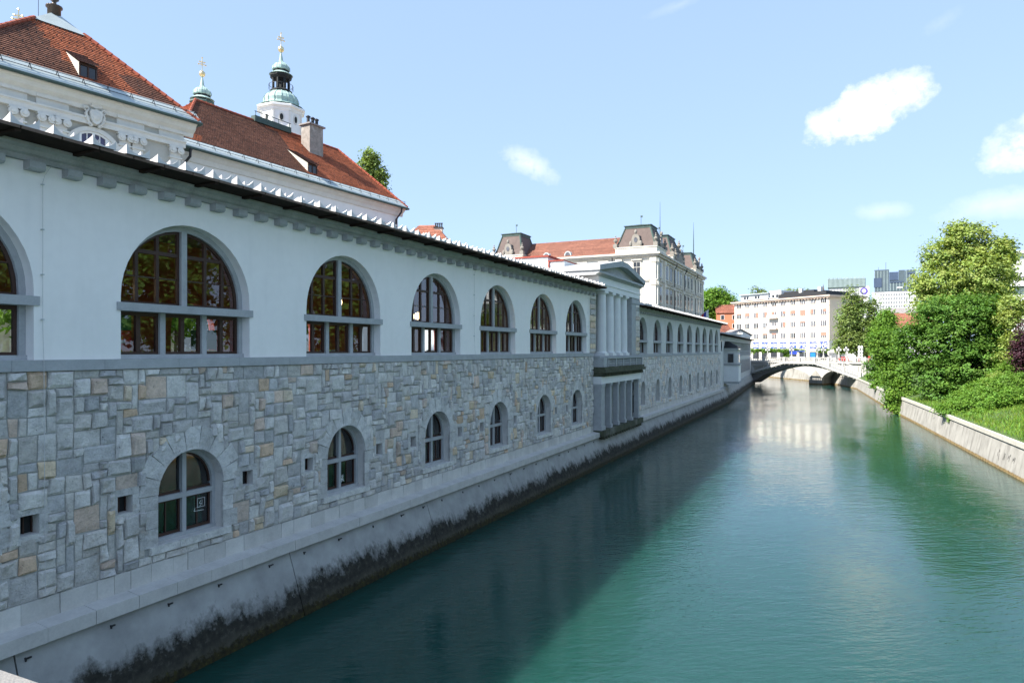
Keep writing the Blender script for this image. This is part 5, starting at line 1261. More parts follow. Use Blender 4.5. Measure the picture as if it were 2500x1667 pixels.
cols_ = [HL * (k + .55) / 10.05 for k in range(10)]
rg = random.Random(21)
wb = MB(); wb.box(-.98, .98, -.03, .02, -.1, 1.75); wb.box(-1.1, 1.1, -.14, .02, -.22, -.101); wbm = wb.mesh('window', M['hotel_trim'])
pb = MB()
for x in (-.9, -.29, .32): pb.box(x, x + .58, -.06, -.031, -.02, 1.66)
pbm = pb.mesh('pane', M['pane_light']); pbd = pb.mesh('pane', M['pane'])
fb = MB()
for x in (-.30, .31): fb.box(x - .055, x + .055, -.10, -.061, -.02, 1.66)
fbm = fb.mesh('frame', M['white'])
def blindm(w0, w1, f): b_ = MB(); b_.box(w0, w1, -.12, -.101, 1.7 - 1.7 * f, 1.72); return b_.mesh('blind', M['shutter'])
blinds = [blindm(-.95, .95, .95), blindm(-.95, .95, .6), blindm(-.95, 0, .8), blindm(.05, .95, .9), blindm(-.95, .95, .25), blindm(.05, .95, .5)]
for r in range(4):
    z = 15.9 - r * 3.53
    for k, x in enumerate(cols_):
        w = link('window', wbm, ho, (x, 0, z)); link('pane', pbd if rg.random() < .3 else pbm, w); link('frame', fbm, w)
        if r in (1, 2, 3) and rg.random() < (.8 if r == 1 else .25): link('blind', rg.choice(blinds), w)
mb = MB(); mb.box(-.05, HL + .1, -.06, .0, 15.0, 15.25); mb.box(-.05, HL + .1, -.12, .0, 4.4, 4.6); mb.build('string_course', M['hotel_trim'], ho)
mb = MB()
for k in range(34): mb.box(k * 1.12 + .1, k * 1.12 + .35, -.6, .0, HT - 1.15, HT - .8)
mb.build('eave_bracket', M['hotel_trim'], ho, kind='stuff')
for z in (12.3, 8.8):
    x = cols_[4]; mb = MB(); mb.box(x - 1.9, x + 1.9, -1.3, 0, z - .55, z - .3); b_ = mb.build('balcony', M['hotel_trim'], ho)
    mb = MB(); mb.box(x - 1.85, x + 1.85, -1.27, -1.2, z - .3, z + .6); mb.build('railing', M['white'], b_)
# blue shop windows with white lettering shapes
bw = MB(); bw.box(-1.3, -.08, -.05, .02, 0, 2.0); bw.box(.08, 1.3, -.05, .02, 0, 2.0); bwm = bw.mesh('shop_window', M['blue'])
def letter(mb, x, z, kind):
    t = .2; w, h = .85, 1.2
    segs = {'H': [(0, t, 0, h), (w - t, w, 0, h), (0, w, h / 2 - t / 2, h / 2 + t / 2)], 'E': [(0, t, 0, h), (0, w, 0, t), (0, w, h - t, h), (0, w * .8, h / 2 - .1, h / 2 + .1)], 'G': [(0, t, 0, h), (0, w, 0, t), (0, w, h - t, h), (w - t, w, 0, h * .5), (w * .5, w, h * .42, h * .42 + t)],
            'U': [(0, t, 0, h), (w - t, w, 0, h), (0, w, 0, t)], 'P': [(0, t, 0, h), (0, w, h - t, h), (w - t, w, h * .5, h), (0, w, h * .45, h * .45 + t)]}[kind]
    for a, b, c, d in segs: mb.box(x + a, x + b, -.075, -.051, z + c, z + d)
for k, x in enumerate(cols_):
    w = link('shop_window', bwm, ho, (x, 0, 2.1))
    lm = MB(); letter(lm, -1.12, .35, 'HHUHHEHP'[k % 8]); letter(lm, .26, .35, 'EGEUGGPE'[k % 8]); lm.box(-1.3, 1.3, -.08, -.051, .9, 1.02); lm.build('white_lettering', M['white'], w)
for k, x in enumerate(cols_):
    mb = MB(); mb.box(x - 1.3, x + 1.3, -.04, .02, -1.3, 1.2); mb.build('shop_front', M['pane'], ho)
for r in range(5):
    for y in (6.5, 10.5):
        z = 15.9 - r * 3.53
        mb = MB(); mb.box(HL + .081, HL + .14, y - .8, y + .8, z - .1, z + 1.7); w = mb.build('window', M['stucco_white'], ho); g = MB(); g.box(HL + .12, HL + .17, y - .65, y + .65, z, z + 1.6); g.build('pane', M['pane'], w)

# ================================================================== far towers, spire, right-hand buildings
def cyl_pts(n, r, cx, cy): return [(cx + r * math.cos(2 * math.pi * k / n), cy + r * math.sin(2 * math.pi * k / n)) for k in range(n)]
p = at(2062, 854, 420); s = 420 / F
tw = thing('office_tower', 'far slab block with fluted green copper top and a round violet sign', 'tower', (p.x, p.y, 6.9), R(-27))
def zz(Y): return EYE + (854 - Y) * s - 6.9
mb = MB(); mb.box(-8.5, 13, 0, 16, 0, zz(703)); mb.box(8, 13.4, -.4, 15, zz(760), zz(701)); mb.build('wall', M['pale_cladding'], tw)
mb = MB()
for k in range(30): mb.box(-9.4 + k * .7, -9.4 + k * .7 + .42, -.8, 14, zz(701), zz(678) + .5 * math.sin(k * 2.1))
mb.build('copper_top', M['pale_fin'], tw)
mb = MB(); mb.box(-9.3, 11.6, -.5, 13.5, zz(703), zz(681)); mb.build('dark_core', M['copper_dark'], tw)
mb = MB()
for k in range(20): mb.box(-8.2 + k * .82, -8.2 + k * .82 + .3, -.12, 0, zz(740), zz(704))
mb.build('mullions', M['pane_light'], tw, kind='stuff')
mb = MB(); mb.prism(cyl_pts(20, 2.1, 10.6, zz(712)), lambda a, b: (a, -.65, b), lambda a, b: (a, -.41, b)); sg = mb.build('round_sign', mat('violet_paint', (.09, .06, .30), .6), tw)
mb = MB(); mb.prism(cyl_pts(16, 1.1, 10.6, zz(712)), lambda a, b: (a, -.75, b), lambda a, b: (a, -.66, b)); mb.build('sign_centre', M['white'], sg)
p = at(2185, 854, 470); s = 470 / F
tw = thing('glass_tower', 'tall far tower of dark green glass above a white gridded block', 'tower', (p.x, p.y, 6.9), R(-29))
mb = MB(); mb.box(-14, 14.5, 0, 18, 0, zz(712)); mb.build('wall', M['pale_cladding'], tw)
mb = MB()
for r in range(7):
    for k in range(24): mb.box(-9.2 + k * .98, -9.2 + k * .98 + .5, -.1, .02, zz(715) - 1.9 - r * 2.7, zz(715) - .4 - r * 2.7)
mb.build('window_grid', M['pane'], tw, kind='stuff')
for (a, b, ya, yb_, mt) in ((-12.5, -3.5, 711, 657, 'glassy_tower'), (-12.8, -8, 700, 677, 'blue_glass'), (-3.4, 2.0, 684, 664, 'blue_glass'), (-3.4, 6.2, 711, 684, 'glassy_tower'), (6.3, 12.2, 711, 660, 'glassy_tower'), (7.6, 12.0, 670, 663, 'blue_glass'), (2.2, 6, 684, 660, 'glassy_tower'), (-3.2, 5, 690, 687, 'blue_glass'), (1.2, 5, 704, 701, 'pale_cladding')):
    mb = MB(); off = -.4 if mt != 'glassy_tower' else 0; mb.box(a, b, off, 15 if mt == 'glassy_tower' else .3, zz(ya), zz(yb_)); mb.build('glass_block', M[mt], tw)
mb = MB()
for k in range(0, 26, 2): mb.box(-12.4 + k * .95, -12.1 + k * .95, -.2, .1, zz(710), zz(660) - (8 if 9 < k < 19 else 0))
mb.build('fins', M['pale_fin'], tw, kind='stuff')
mb = MB(); mb.tube([(-5.5, 6, zz(657)), (-5.5, 6, zz(637))], .15, 4); mb.tube([(-10, 6, zz(657)), (-10, 6, zz(648))], .12, 4); mb.build('mast', M['iron'], tw)
p = at(2010, 854, 330); sp_ = thing('church_spire', 'thin dark church spire rising just behind the hotel roof', 'spire', (p.x, p.y, 6.9))
mb = MB(); mb.box(-1, 1, -1, 1, 0, 24); mb.build('tower', M['stucco_grey'], sp_); mb = MB(); mb.lathe([(1.6, 24), (.02, 33.5)], 4); mb.build('spire', M['slate'], sp_)
p = at(2170, 854, 215); house('tiled_house', 'house with red tiled roof and pink chimney between the bridge trees', (p.x - 2, p.y, 6.9), R(-18), 15, 10, 8.4, 4.8, 'white', 'clay', False, 4, 2, True)
p = at(2156, 854, 260); house('grey_roofed_house', 'house with big grey roof, below the glass tower', (p.x, p.y, 6.9), R(-22), 13, 12, 12.2, 5.5, 'white', 'roof_grey', False, 4, 1)
p = at(2082, 854, 186); house('white_corner_house', 'plain white low building just right of the bridge lamps', (p.x + 2, p.y, 6.9), R(0), 8, 8, 4.6, .6, 'white', 'roof_grey')
p = at(2452, 854, 128); t = thing('white_villa', 'white building with balcony at the right edge, behind the tall yellow green tree', 'building', (p.x, p.y, 6.9), R(-22))
mb = MB(); mb.box(0, 22, 0, 12, 0, 19.5); mb.build('wall', M['white'], t)
mb = MB(); mb.box(-1.6, 22, -1.2, 0, 13.4, 13.8); mb.box(-1.6, 22, -1.2, -1.05, 13.802, 14.9); mb.box(-1.6, -1.45, -1.05, 5, 13.802, 14.9); mb.build('balcony', M['white'], t)
mb = MB(); mb.box(-.8, 22.5, -.8, 12.5, 19.5, 20.0); mb.build('cornice', M['plaster_far'], t)
for k in range(4):
    for r in range(3):
        mb = MB(); mb.box(2 + k * 4.5, 3.6 + k * 4.5, -.08, .02, 3 + r * 5, 5.4 + r * 5); w = mb.build('window', M['stucco_white'], t); g = MB(); g.box(2.2 + k * 4.5, 3.4 + k * 4.5, -.12, -.05, 3.2 + r * 5, 5.2 + r * 5); g.build('pane', M['pane'], w)

# ================================================================== bridges
def baluster_run(mb, a, b, z0, h, n, post=True):
    a, b = Vector(a), Vector(b); d = (b - a); t = Vector((-d.y, d.x, 0)).normalized() * .13
    for i in range(n):
        p = a + d * ((i + .5) / n); w = .11
        mb.lathe([(.07, 0), (.07, .08), (.05, .12), (.12, h * .42), (.05, h * .8), (.08, h * .88), (.08, h)], 6, (p.x, p.y, p.z + z0))
    for zz_, hh in ((-.16, .16), (h, .17)):
        mb.add([tuple(a + t + Vector((0, 0, z0 + zz_))), tuple(b + t + Vector((0, 0, z0 + zz_))), tuple(b - t + Vector((0, 0, z0 + zz_))), tuple(a - t + Vector((0, 0, z0 + zz_))),
                tuple(a + t * 1.2 + Vector((0, 0, z0 + zz_ + hh))), tuple(b + t * 1.2 + Vector((0, 0, z0 + zz_ + hh))), tuple(b - t * 1.2 + Vector((0, 0, z0 + zz_ + hh))), tuple(a - t * 1.2 + Vector((0, 0, z0 + zz_ + hh)))],
               [(0, 1, 5, 4), (1, 2, 6, 5), (2, 3, 7, 6), (3, 0, 4, 7), (4, 5, 6, 7), (3, 2, 1, 0)])
BA, BB = Vector((61.3, 172.3, 0)), Vector((76.6, 150.8, 0)); bd_ = (BB - BA).normalized(); bl2 = (BB - BA).length
fb_ = thing('footbridge', 'white stone footbridge with balustrade and sloping ends, arching over the river', 'bridge', tuple(BA), math.atan2(bd_.y, bd_.x))
prof_top = [(0, 2.0), (.0, 2.9), (bl2 * .335, 5.2), (bl2 * .63, 5.2), (bl2 + .8, 1.9), (bl2 + .8, .6)]
n = 18; arch = [(bl2 * (.03 + .95 * k / n), 1.3 + 3.35 * math.sin(math.pi * k / n) ** .8) for k in range(n + 1)]
mb = MB(); outl = [(-1, .2), (-1, 2.4)] + prof_top[1:5] + [(bl2 + .8, .2)] + arch[::-1]
mb.yprism(outl, .0, 4.0); mb.build('arch_span', M['roof_grey'], fb_)  # darker grey than the white stone, imitating shade under the overhanging deck
mb = MB(); seq = [(-1, 2.2), (0, 2.7), (bl2 * .335, 5.2), (bl2 * .63, 5.2), (bl2 + .8, 1.9)]
for (xa, za), (xb, zb) in zip(seq, seq[1:]): mb.yprism([(xa, za + .002), (xb, zb + .002), (xb, zb + .42), (xa, za + .42)], -1.25, 5.2)
mb.build('edge_course', M['whitestone'], fb_)
mb = MB()
for k in range(22):
    x = bl2 * (k + .5) / 22; z = np.interp(x, [q[0] for q in seq], [q[1] for q in seq]); mb.box(x - .12, x + .12, -1.1, .02, z - .25, z - .01)
mb.build('bracket', M['whitestone'], fb_, kind='stuff')
for y, in ((-1.0,), (4.9,)):
    mb = MB()
    for (xa, za), (xb, zb), nn in zip(seq[1:], seq[2:], (16, 15, 18)): baluster_run(mb, (xa + .3, y, za), (xb - .3, y, zb), .58, .78, nn)
    mb.build('balustrade', M['whitestone'], fb_)
    for (xa, za) in seq[1:]:
        mb = MB(); mb.box(xa - .3, xa + .3, y - .22, y + .22, za + .4, za + 1.62); mb.build('pedestal', M['whitestone'], fb_)
    for f in (.5,):
        x = bl2 * .485; mb = MB(); mb.box(x - .22, x + .22, y - .2, y + .2, 5.55, 6.75); mb.build('post', M['whitestone'], fb_)
    for (i0, f) in ((0, .5), (3, .33), (3, .66)):
        xa = seq[1 + i0 - (1 if i0 == 3 else 0)][0]; a_, b_ = (seq[1], seq[2]) if i0 == 0 else (seq[3], seq[4]); x = a_[0] + (b_[0] - a_[0]) * f; z = a_[1] + (b_[1] - a_[1]) * f; mb = MB(); mb.box(x - .2, x + .2, y - .2, y + .2, z + .4, z + 1.6); mb.build('post', M['whitestone'], fb_)
CA, CB = Vector((61.0, 190.0, 0)), Vector((84.8, 156.8, 0)); cd_ = (CB - CA).normalized(); cl = (CB - CA).length
mbr = thing('main_bridge', 'wide white stone road bridge with straight balustrade and river pier, behind the footbridge', 'bridge', tuple(CA), math.atan2(cd_.y, cd_.x))
def half(a, b, zs, rise): return [(a + (b - a) * k / 14, zs + rise * math.sin(math.pi * k / 14) ** .7) for k in range(15)]
px0, px1 = 23.4, 26.6
mb = MB(); mb.yprism([(-4, -1), (-4, 5.2), (cl, 5.2), (cl, -1), (33.5, -1)] + half(px1, 33.5, 1.6, 1.9)[::-1] + [(px1, -1), (px0, -1)] + half(1.0, px0, 1.9, 2.75)[::-1] + [(1.0, -1)], 0, 9); mb.build('arch_span', M['whitestone'], mbr)
mb = MB(); mb.box(px0 - .1, px1 + .1, -.35, 9.5, -1, 1.6); mb.yprism([(px0 + .1, 1.6), (px1 - .1, 1.6), ((px0 + px1) / 2, 3.4)], -.35, 0); mb.build('river_pier', M['bankwall'], mbr)
mb = MB(); mb.box(-4, cl + .2, -.4, 9.3, 5.202, 5.5); mb.build('edge_course', M['whitestone'], mbr)
mb = MB(); baluster_run(mb, (-3, -.1, 5.5), (cl - 1, -.1, 5.5), .16, .72, 74); mb.build('balustrade', M['whitestone'], mbr)
mb = MB()
for k in range(9): x = .5 + (cl - 1.6) * k / 8; mb.box(x - .35, x + .35, -.35, .15, 5.502, 6.65)
mb.build('pedestal', M['whitestone'], mbr)
ab = thing('bridge_abutment', 'tall white stone abutment pillar at the right end of the bridges', 'pillar', tuple(at(2103, 854, 157).xy) + (0,), R(-30))
mb = MB(); mb.box(0, 1.0, 0, 2.2, 0, 5.3); mb.box(-.12, 1.12, -.12, 2.4, 5.3, 5.6); mb.box(0, 1, .1, 2, 5.6, 6.75); mb.build('pillar_block', M['whitestone'], ab)
mb = MB(); mb.box(1.0, 8, .6, 3, 3.6, 5.6); mb.build('wing_wall', M['whitestone'], ab)
# lamps on the bridges
lampm = MB(); lampm.lathe([(.26, 0), (.26, .3), (.17, .4), (.13, .9), (.17, 1.2), (.11, 1.3), (.1, 1.9), (.16, 2.0)], 10); lp_me = lampm.mesh('post', M['whitestone'])
gm = MB(); gm.lathe([(.1, 0), (.2, .15), (.24, .32), (.2, .5), (.05, .6)], 10); gl_me = gm.mesh('lamp_glass', M['white'])
cpm = MB(); cpm.lathe([(.26, 0), (.2, .12), (.05, .2), (.03, .5), (.0, .6)], 8); cp_me = cpm.mesh('lamp_cap', M['iron'])
def bridge_lamp(loc, label, k=1.0):
    t = thing('bridge_lamp', label, 'lamp', tuple(loc), 0, 'lamps on the bridge balustrades'); t.scale = (k, k, k)
    link('post', lp_me, t)
    for sx in (-.42, 0, .42):
        z = 2.0 if sx == 0 else 1.55; g = link('lamp_glass', gl_me, t, (sx, 0, z)); link('lamp_cap', cp_me, g, (0, 0, .58))
    a = MB(); a.tube([(-.42, 0, 1.55), (0, 0, 1.4), (.42, 0, 1.55)], .04, 5); a.build('arm', M['iron'], t)
def on_main(f): return CA + cd_ * (cl * f) + Vector((0, 0, 6.65))
for f, lb in ((.10, 'lamp at the far left end of the road bridge, beside the loggia corner'), (.28, 'lamp among the planters on the left part of the road bridge'), (.45, 'lamp just left of the white market stall on the road bridge'), (.62, 'lamp right of the blue stall, left one of the close pair'), (.66, 'lamp right of the blue stall, right one of the close pair'), (.755, 'lamp above the people, left of the tan parasol'), (.80, 'lamp above the people, in front of the tan parasol')):
    bridge_lamp(on_main(f), lb)
p = at(2101, 854, 160)
t = thing('lamp_cluster', 'tall white cluster of lamp globes on the right bridge abutment, in front of the tree', 'lamp', (p.x, p.y, 6.7))
for sx in (-.28, .28):
    mb = MB(); mb.lathe([(.25, 0), (.22, .5), (.30, .7), (.16, .9), (.3, 1.2), (.32, 1.5), (.16, 1.7), (.16, 1.9), (.3, 2.2), (.32, 2.5), (.1, 2.8)], 9, (sx, 0, 0)); mb.build('lamp_column', M['white'], t)
# square behind the bridge: stall, parasols, planters, people
def plaza(X, z=205): return Vector((at(X, 854, z).x, z, 5.5))
t = thing('market_stall', 'white market stall with blue banner and steel frame, behind the bridge', 'stall', tuple(plaza(1928, 200)), R(-20))
mb = MB(); mb.box(0, 4.0, 0, 2.2, 0, 1.0); mb.build('counter', M['white'], t)
mb = MB(); mb.box(-.1, 4.1, -.1, 2.3, 2.5, 2.7); mb.box(.1, 2.0, -.14, -.10, 1.7, 2.45); mb.build('roof', M['blue'], t)
mb = MB()
for x in (0, 3.9): mb.box(x, x + .1, 0, .1, 1.0, 2.5); mb.box(x, x + .1, 2.1, 2.2, 1.0, 2.5)
mb.build('frame', M['zinc'], t)
t = thing('blue_stall', 'bright blue kiosk box under the edge of the large cream parasol', 'kiosk', tuple(plaza(1979, 198)), R(-20))
mb = MB(); mb.box(0, 1.3, 0, 1.2, 0, 2.3); mb.build('body', mat('bright_blue_paint', (.03, .22, .55), .5), t); mb = MB(); mb.box(-.1, 1.4, -.1, 1.3, 2.3, 2.45); mb.build('roof', M['iron'], t)
def parasol(X, z, w, lab, mt='canvas'):
    t = thing('parasol', lab, 'parasol', tuple(plaza(X, z)), R(-18), 'parasols on the square')
    mb = MB(); mb.add([(-w, -w, 2.5), (w, -w, 2.5), (w, w, 2.5), (-w, w, 2.5), (-w, -w, 2.25), (w, -w, 2.25), (w, w, 2.25), (-w, w, 2.25), (0, 0, 3.6)], [(0, 1, 8), (1, 2, 8), (2, 3, 8), (3, 0, 8), (4, 5, 1, 0), (5, 6, 2, 1), (6, 7, 3, 2), (7, 4, 0, 3)]); mb.build('canopy', M[mt], t)
    mb = MB(); mb.tube([(0, 0, 0), (0, 0, 3.55)], .05, 6); mb.build('pole', M['white'], t)
parasol(1966, 206, 2.6, 'large cream parasol over the stalls, leftmost of the parasols on the square'); parasol(1996, 206, 2.3, 'cream parasol in the middle of the three on the square'); parasol(2046, 197, 2.6, 'tan parasol in front of the hotel corner, above the red seats')
def skin_person(name, label, loc, rz, shirt, trousers):
    t = thing(name, label, 'person', tuple(loc), rz, 'people on the bridge')
    me = bpy.data.meshes.new('body'); V = [(0, 0, .95), (0, 0, 1.2), (0, 0, 1.42), (0, .01, 1.52), (0, 0, 1.68), (-.1, 0, .9), (-.11, .02, .48), (-.11, -.03, .05), (.1, 0, .9), (.11, -.06, .5), (.12, .05, .06), (-.2, 0, 1.4), (-.25, .03, 1.12), (-.24, -.08, .88), (.2, 0, 1.4), (.25, .03, 1.12), (.23, -.1, .88)]
    E_ = [(0, 1), (1, 2), (2, 3), (3, 4), (0, 5), (5, 6), (6, 7), (0, 8), (8, 9), (9, 10), (2, 11), (11, 12), (12, 13), (2, 14), (14, 15), (15, 16)]
    me.from_pydata(V, E_, []); o = link('body', me, t)
    o.modifiers.new('skin', 'SKIN'); rad = [.15, .14, .15, .06, .1, .09, .07, .05, .09, .07, .05, .07, .05, .04, .07, .05, .04]
    for i, r_ in enumerate(rad): me.skin_vertices[0].data[i].radius = (r_, r_ * .8)
    me.skin_vertices[0].data[0].use_root = True
    me.materials.append(shirt)
    h_ = MB(); blob(h_, (0, .01, 1.74), (.1, .11, .12), 8); h_.build('hair', M['wood'], t)
cloth = [mat('white_cloth', (.7, .7, .7)), mat('pink_cloth', (.65, .32, .33)), M['flag_red'], mat('dark_cloth', (.05, .05, .07)), mat('grey_cloth', (.35, .35, .36))]
for k, (f, c, lb) in enumerate(((.70, 0, 'person in white standing just right of the lamp pair on the bridge'), (.735, 4, 'person in grey behind the balustrade, left of the tan parasol lamps'), (.76, 3, 'person in dark clothes behind the balustrade between two lamps'), (.80, 0, 'person in white behind the balustrade between the two tan parasol lamps'), (.87, 1, 'person in pink on the right half of the bridge, left of the one in red'), (.93, 2, 'person in red near the right end of the bridge'))):
    q = on_main(f); skin_person('person', lb, (q.x + .6, q.y + .9, 5.5), R(30 * k), cloth[c], None)
for k, X in enumerate((2052, 2060, 2068)):
    t = thing('cafe_bench', ('leftmost', 'middle', 'rightmost')[k] + ' one of three red cafe benches behind the right part of the balustrade', 'seat', tuple(plaza(X, 188) + Vector((0, 0, .0))), R(10), 'red cafe benches')
    mb = MB(); mb.box(-.5, .5, -.3, .3, 0, .5); mb.box(-.5, .5, .2, .3, .5, 1.1); mb.build('bench_body', M['red_plastic'], t)

# ================================================================== right bank wall
rbw = thing('bank_wall', 'sunlit pale concrete embankment wall below the grassy right bank', 'wall', (0, 0, 0))
CAPM = None
for i in range(len(BANK) - 1):
    a, b = Vector((*BANK[i], 0)), Vector((*BANK[i + 1], 0)); L_ = (b - a).length; d = (b - a) / L_; nn = Vector((d.y, -d.x, 0)); 
    if i >= 6: continue
    npan = max(1, int(L_ / 3.0))
    for k in range(npan):
        p = a + d * (L_ * k / npan); q = a + d * (L_ * (k + 1) / npan); e = d * .012
        def pt(P, o, z): v = P + nn * o; return (v.x, v.y, z)
        mb = MB(); pr = [(-.12, -1.2), (0, 0), (.40, 1.98), (1.2, 1.98), (1.2, -1.2)]
        mb.prism(pr, lambda o, z: pt(p + e, o, z), lambda o, z: pt(q - e, o, z)); mb.build('wall_panel', M['bankwall'], rbw)
        mb = MB(); mb.prism([(.28, 2.0), (.26, 2.34), (.95, 2.40), (.95, 2.0)], lambda o, z: pt(p + e, o, z), lambda o, z: pt(q - e, o, z), 0, (1, .97, .9)); mb.build('cap_stone', M['limestone'], rbw)
# black spray marks on the near bank wall
a, b = Vector((*BANK[2], 0)), Vector((*BANK[3], 0)); d = (b - a).normalized(); nn = Vector((d.y, -d.x, 0))
mb = MB(); rg = random.Random(8)
for (s0_, strokes) in ((6.2, 'H'), (4.9, 'E'), (3.6, 'I'), (2.7, 'M')):
    for k in range(4):
        s1_ = s0_ + rg.uniform(-.3, .3); z1 = rg.uniform(.9, 1.35); z2 = z1 - rg.uniform(.15, .5); w = .05
        def wp(s, z): v = a + d * s + nn * (.40 * z / 1.98 - .012); return (v.x, v.y, z)
        s2_ = s1_ + rg.uniform(-.12, .12); mb.quad(wp(s1_, z1), wp(s1_ + w, z1), wp(s2_ + w, z2), wp(s2_, z2))
mb.build('graffiti', M['iron'], rbw, kind='stuff')
fw = thing('quay_wall', 'pale stone quay wall seen under the footbridge arch', 'wall', (0, 0, 0))
for i in range(6, len(BANK) - 1):
    a, b = Vector((*BANK[i], 0)), Vector((*BANK[i + 1], 0)); L_ = (b - a).length; d = (b - a) / L_; nn = Vector((d.y, -d.x, 0)); npan = max(1, int(L_ / 4))
    for k in range(npan):
        p = a + d * (L_ * k / npan); q = a + d * (L_ * (k + 1) / npan); e = d * .04
        mb = MB(); mb.prism([(-.2, -1.2), (0, 0), (.5, 3.2), (1.6, 3.2), (1.6, -1.2)], lambda o, z: tuple((p + e + nn * o).xy) + (z,), lambda o, z: tuple((q - e + nn * o).xy) + (z,)); mb.build('wall_panel', M['bankwall'], fw)
        mb = MB(); mb.prism([(.4, 3.202), (.4, 5.6), (1.2, 5.6), (1.2, 3.202)], lambda o, z: tuple((p + nn * o).xy) + (z,), lambda o, z: tuple((q + nn * o).xy) + (z,)); mb.build('parapet_wall', M['whitestone'], fw)

# ================================================================== bridge the picture is taken from
N_ = Vector((.9041, -.4273, 0)); near = thing('near_bridge', 'sunlit pale stone parapet corner at the bottom left edge', 'bridge', (-.9, 1.275, 0), TH - R(90))
mb = MB(); 
mb.xprism([(-.42, EYE - .62), (-.40, EYE - .6), (-.02, EYE - .6), (0, EYE - .62), (0, EYE - .80), (-.42, EYE - .80)], -8, 30); mb.build('parapet_cap', mat('pale_worn_concrete', (.24, .23, .215), .9, .14, 6, .4, 90, .2), near)
mb = MB(); mb.box(-8, 30, -.36, -.06, EYE - 1.7, EYE - .802); mb.build('parapet', M['limestone'], near)
mb = MB(); mb.box(-8, 30, -12, .1, EYE - 2.3, EYE - 1.702); mb.build('deck', M['paving'], near)
# ================================================================== trees and plants
def leaves(name, lobes, n, size, material, parent, seed, clump=30, sigma=.45, flat=.38, up=.35, shell=.75, tv=.22):
    """many leaf-sized faces in clumps spread through the lobes (cx, cy, cz, rx, ry, rz)"""
    g = np.random.default_rng(seed); L = np.array(lobes, float); vol = (L[:, 3] * L[:, 4] * L[:, 5]) ** (2 / 3); vol /= vol.sum()
    nc = max(4, n // clump); li = g.choice(len(L), nc, p=vol); d = g.normal(size=(nc, 3)); d /= np.linalg.norm(d, axis=1)[:, None]
    rad = 1 - (1 - shell) * g.random(nc) ** .8 - .28 * (g.random(nc) < .3) * g.random(nc); rad *= 1 + .10 * g.normal(size=nc)
    cc = L[li, :3] + d * L[li, 3:] * rad[:, None]
    ci = np.repeat(np.arange(nc), clump); m_ = len(ci)
    pos = cc[ci] + g.normal(size=(m_, 3)) * sigma * np.array([1, 1, .62]) * (.6 + .8 * g.random(nc))[ci][:, None]
    nor = g.normal(size=(m_, 3)) * flat + d[ci] * .45 + np.array([0, 0, up + .25]); nor /= np.linalg.norm(nor, axis=1)[:, None]
    t = np.cross(nor, g.normal(size=(m_, 3))); t /= np.linalg.norm(t, axis=1)[:, None]; b = np.cross(nor, t)
    s = size * (.6 + .8 * g.random(m_)); w = s * .62
    droop = nor * (s * .18)[:, None]
    v = np.stack([pos - t * s[:, None] - droop, pos + b * w[:, None], pos + t * s[:, None] - droop, pos - b * w[:, None]], 1).reshape(-1, 3)
    me = bpy.data.meshes.new(name); me.vertices.add(m_ * 4); me.vertices.foreach_set('co', v.ravel().astype(np.float32))
    me.loops.add(m_ * 4); me.polygons.add(m_); me.loops.foreach_set('vertex_index', np.arange(m_ * 4, dtype=np.int32)); me.polygons.foreach_set('loop_start', np.arange(0, m_ * 4, 4, dtype=np.int32))
    me.update(calc_edges=True)
    k = (1 + tv * (g.random(nc) * 2 - 1))[ci] * (1 + .10 * g.normal(size=m_)); k = np.clip(k, .4, 1.9)
    hue = (g.random(nc) - .5)[ci] * .2 + (g.random(m_) - .5) * .1
    c = np.ones((m_, 4), np.float32); c[:, 0] = k * (1 + hue); c[:, 1] = k; c[:, 2] = k * (1 - hue * .6)
    ca = me.color_attributes.new('tint', 'FLOAT_COLOR', 'CORNER'); ca.data.foreach_set('color', np.repeat(c, 4, axis=0).ravel())
    me.materials.append(material)
    return link(name, me, parent)
def tree(name, label, base, lobes, n, size, leaf, seed, trunk=.3, group=None, cat='tree', **kw):
    t = thing(name, label, cat, tuple(base), 0, group)
    leaves('crown', lobes, n, size, M[leaf], t, seed, **kw)
    rg = random.Random(seed); mb = MB()
    zmax = max(l[2] for l in lobes); zmin = min(l[2] - l[5] for l in lobes)
    cx, cy = sum(l[0] for l in lobes) / len(lobes), sum(l[1] for l in lobes) / len(lobes)
    fork = max(1.0, zmin + (zmax - zmin) * .25)
    mb.tube([(0, 0, -.4), (cx * .2, cy * .2, fork * .5), (cx * .5, cy * .5, fork), (cx, cy, zmax)], [trunk * 1.15, trunk * .85, trunk * .7, trunk * .15], 8)
    for l in lobes:
        mb.tube([(cx * .5, cy * .5, fork), ((cx * .5 + l[0]) / 2 + rg.uniform(-.3, .3), (cy * .5 + l[1]) / 2, (fork + l[2]) / 2 + .4), (l[0], l[1], l[2])], [trunk * .5, trunk * .32, trunk * .1], 6)
        for q in range(3): a = rg.uniform(0, 6.28); mb.tube([(l[0] * .8, l[1] * .8, l[2] - l[5] * .3), (l[0] + l[3] * .75 * math.cos(a), l[1] + l[4] * .75 * math.sin(a), l[2] + l[5] * rg.uniform(0, .5))], [trunk * .2, trunk * .05], 5)
    mb.build('trunk', M['bark'], t)
    return t
def img_lobes(base, z, blobs, dy=1.0):
    """lobes measured in the photo: (X, Y, rx px, ry px, depth offset) at distance z, relative to the base"""
    out = []; s = z / F
    for (X, Y, rx, ry, oy) in blobs:
        p = at(X, Y, z); out.append((p.x - base[0], oy, p.z - base[2], rx * s, rx * s * dy, ry * s))
    return out
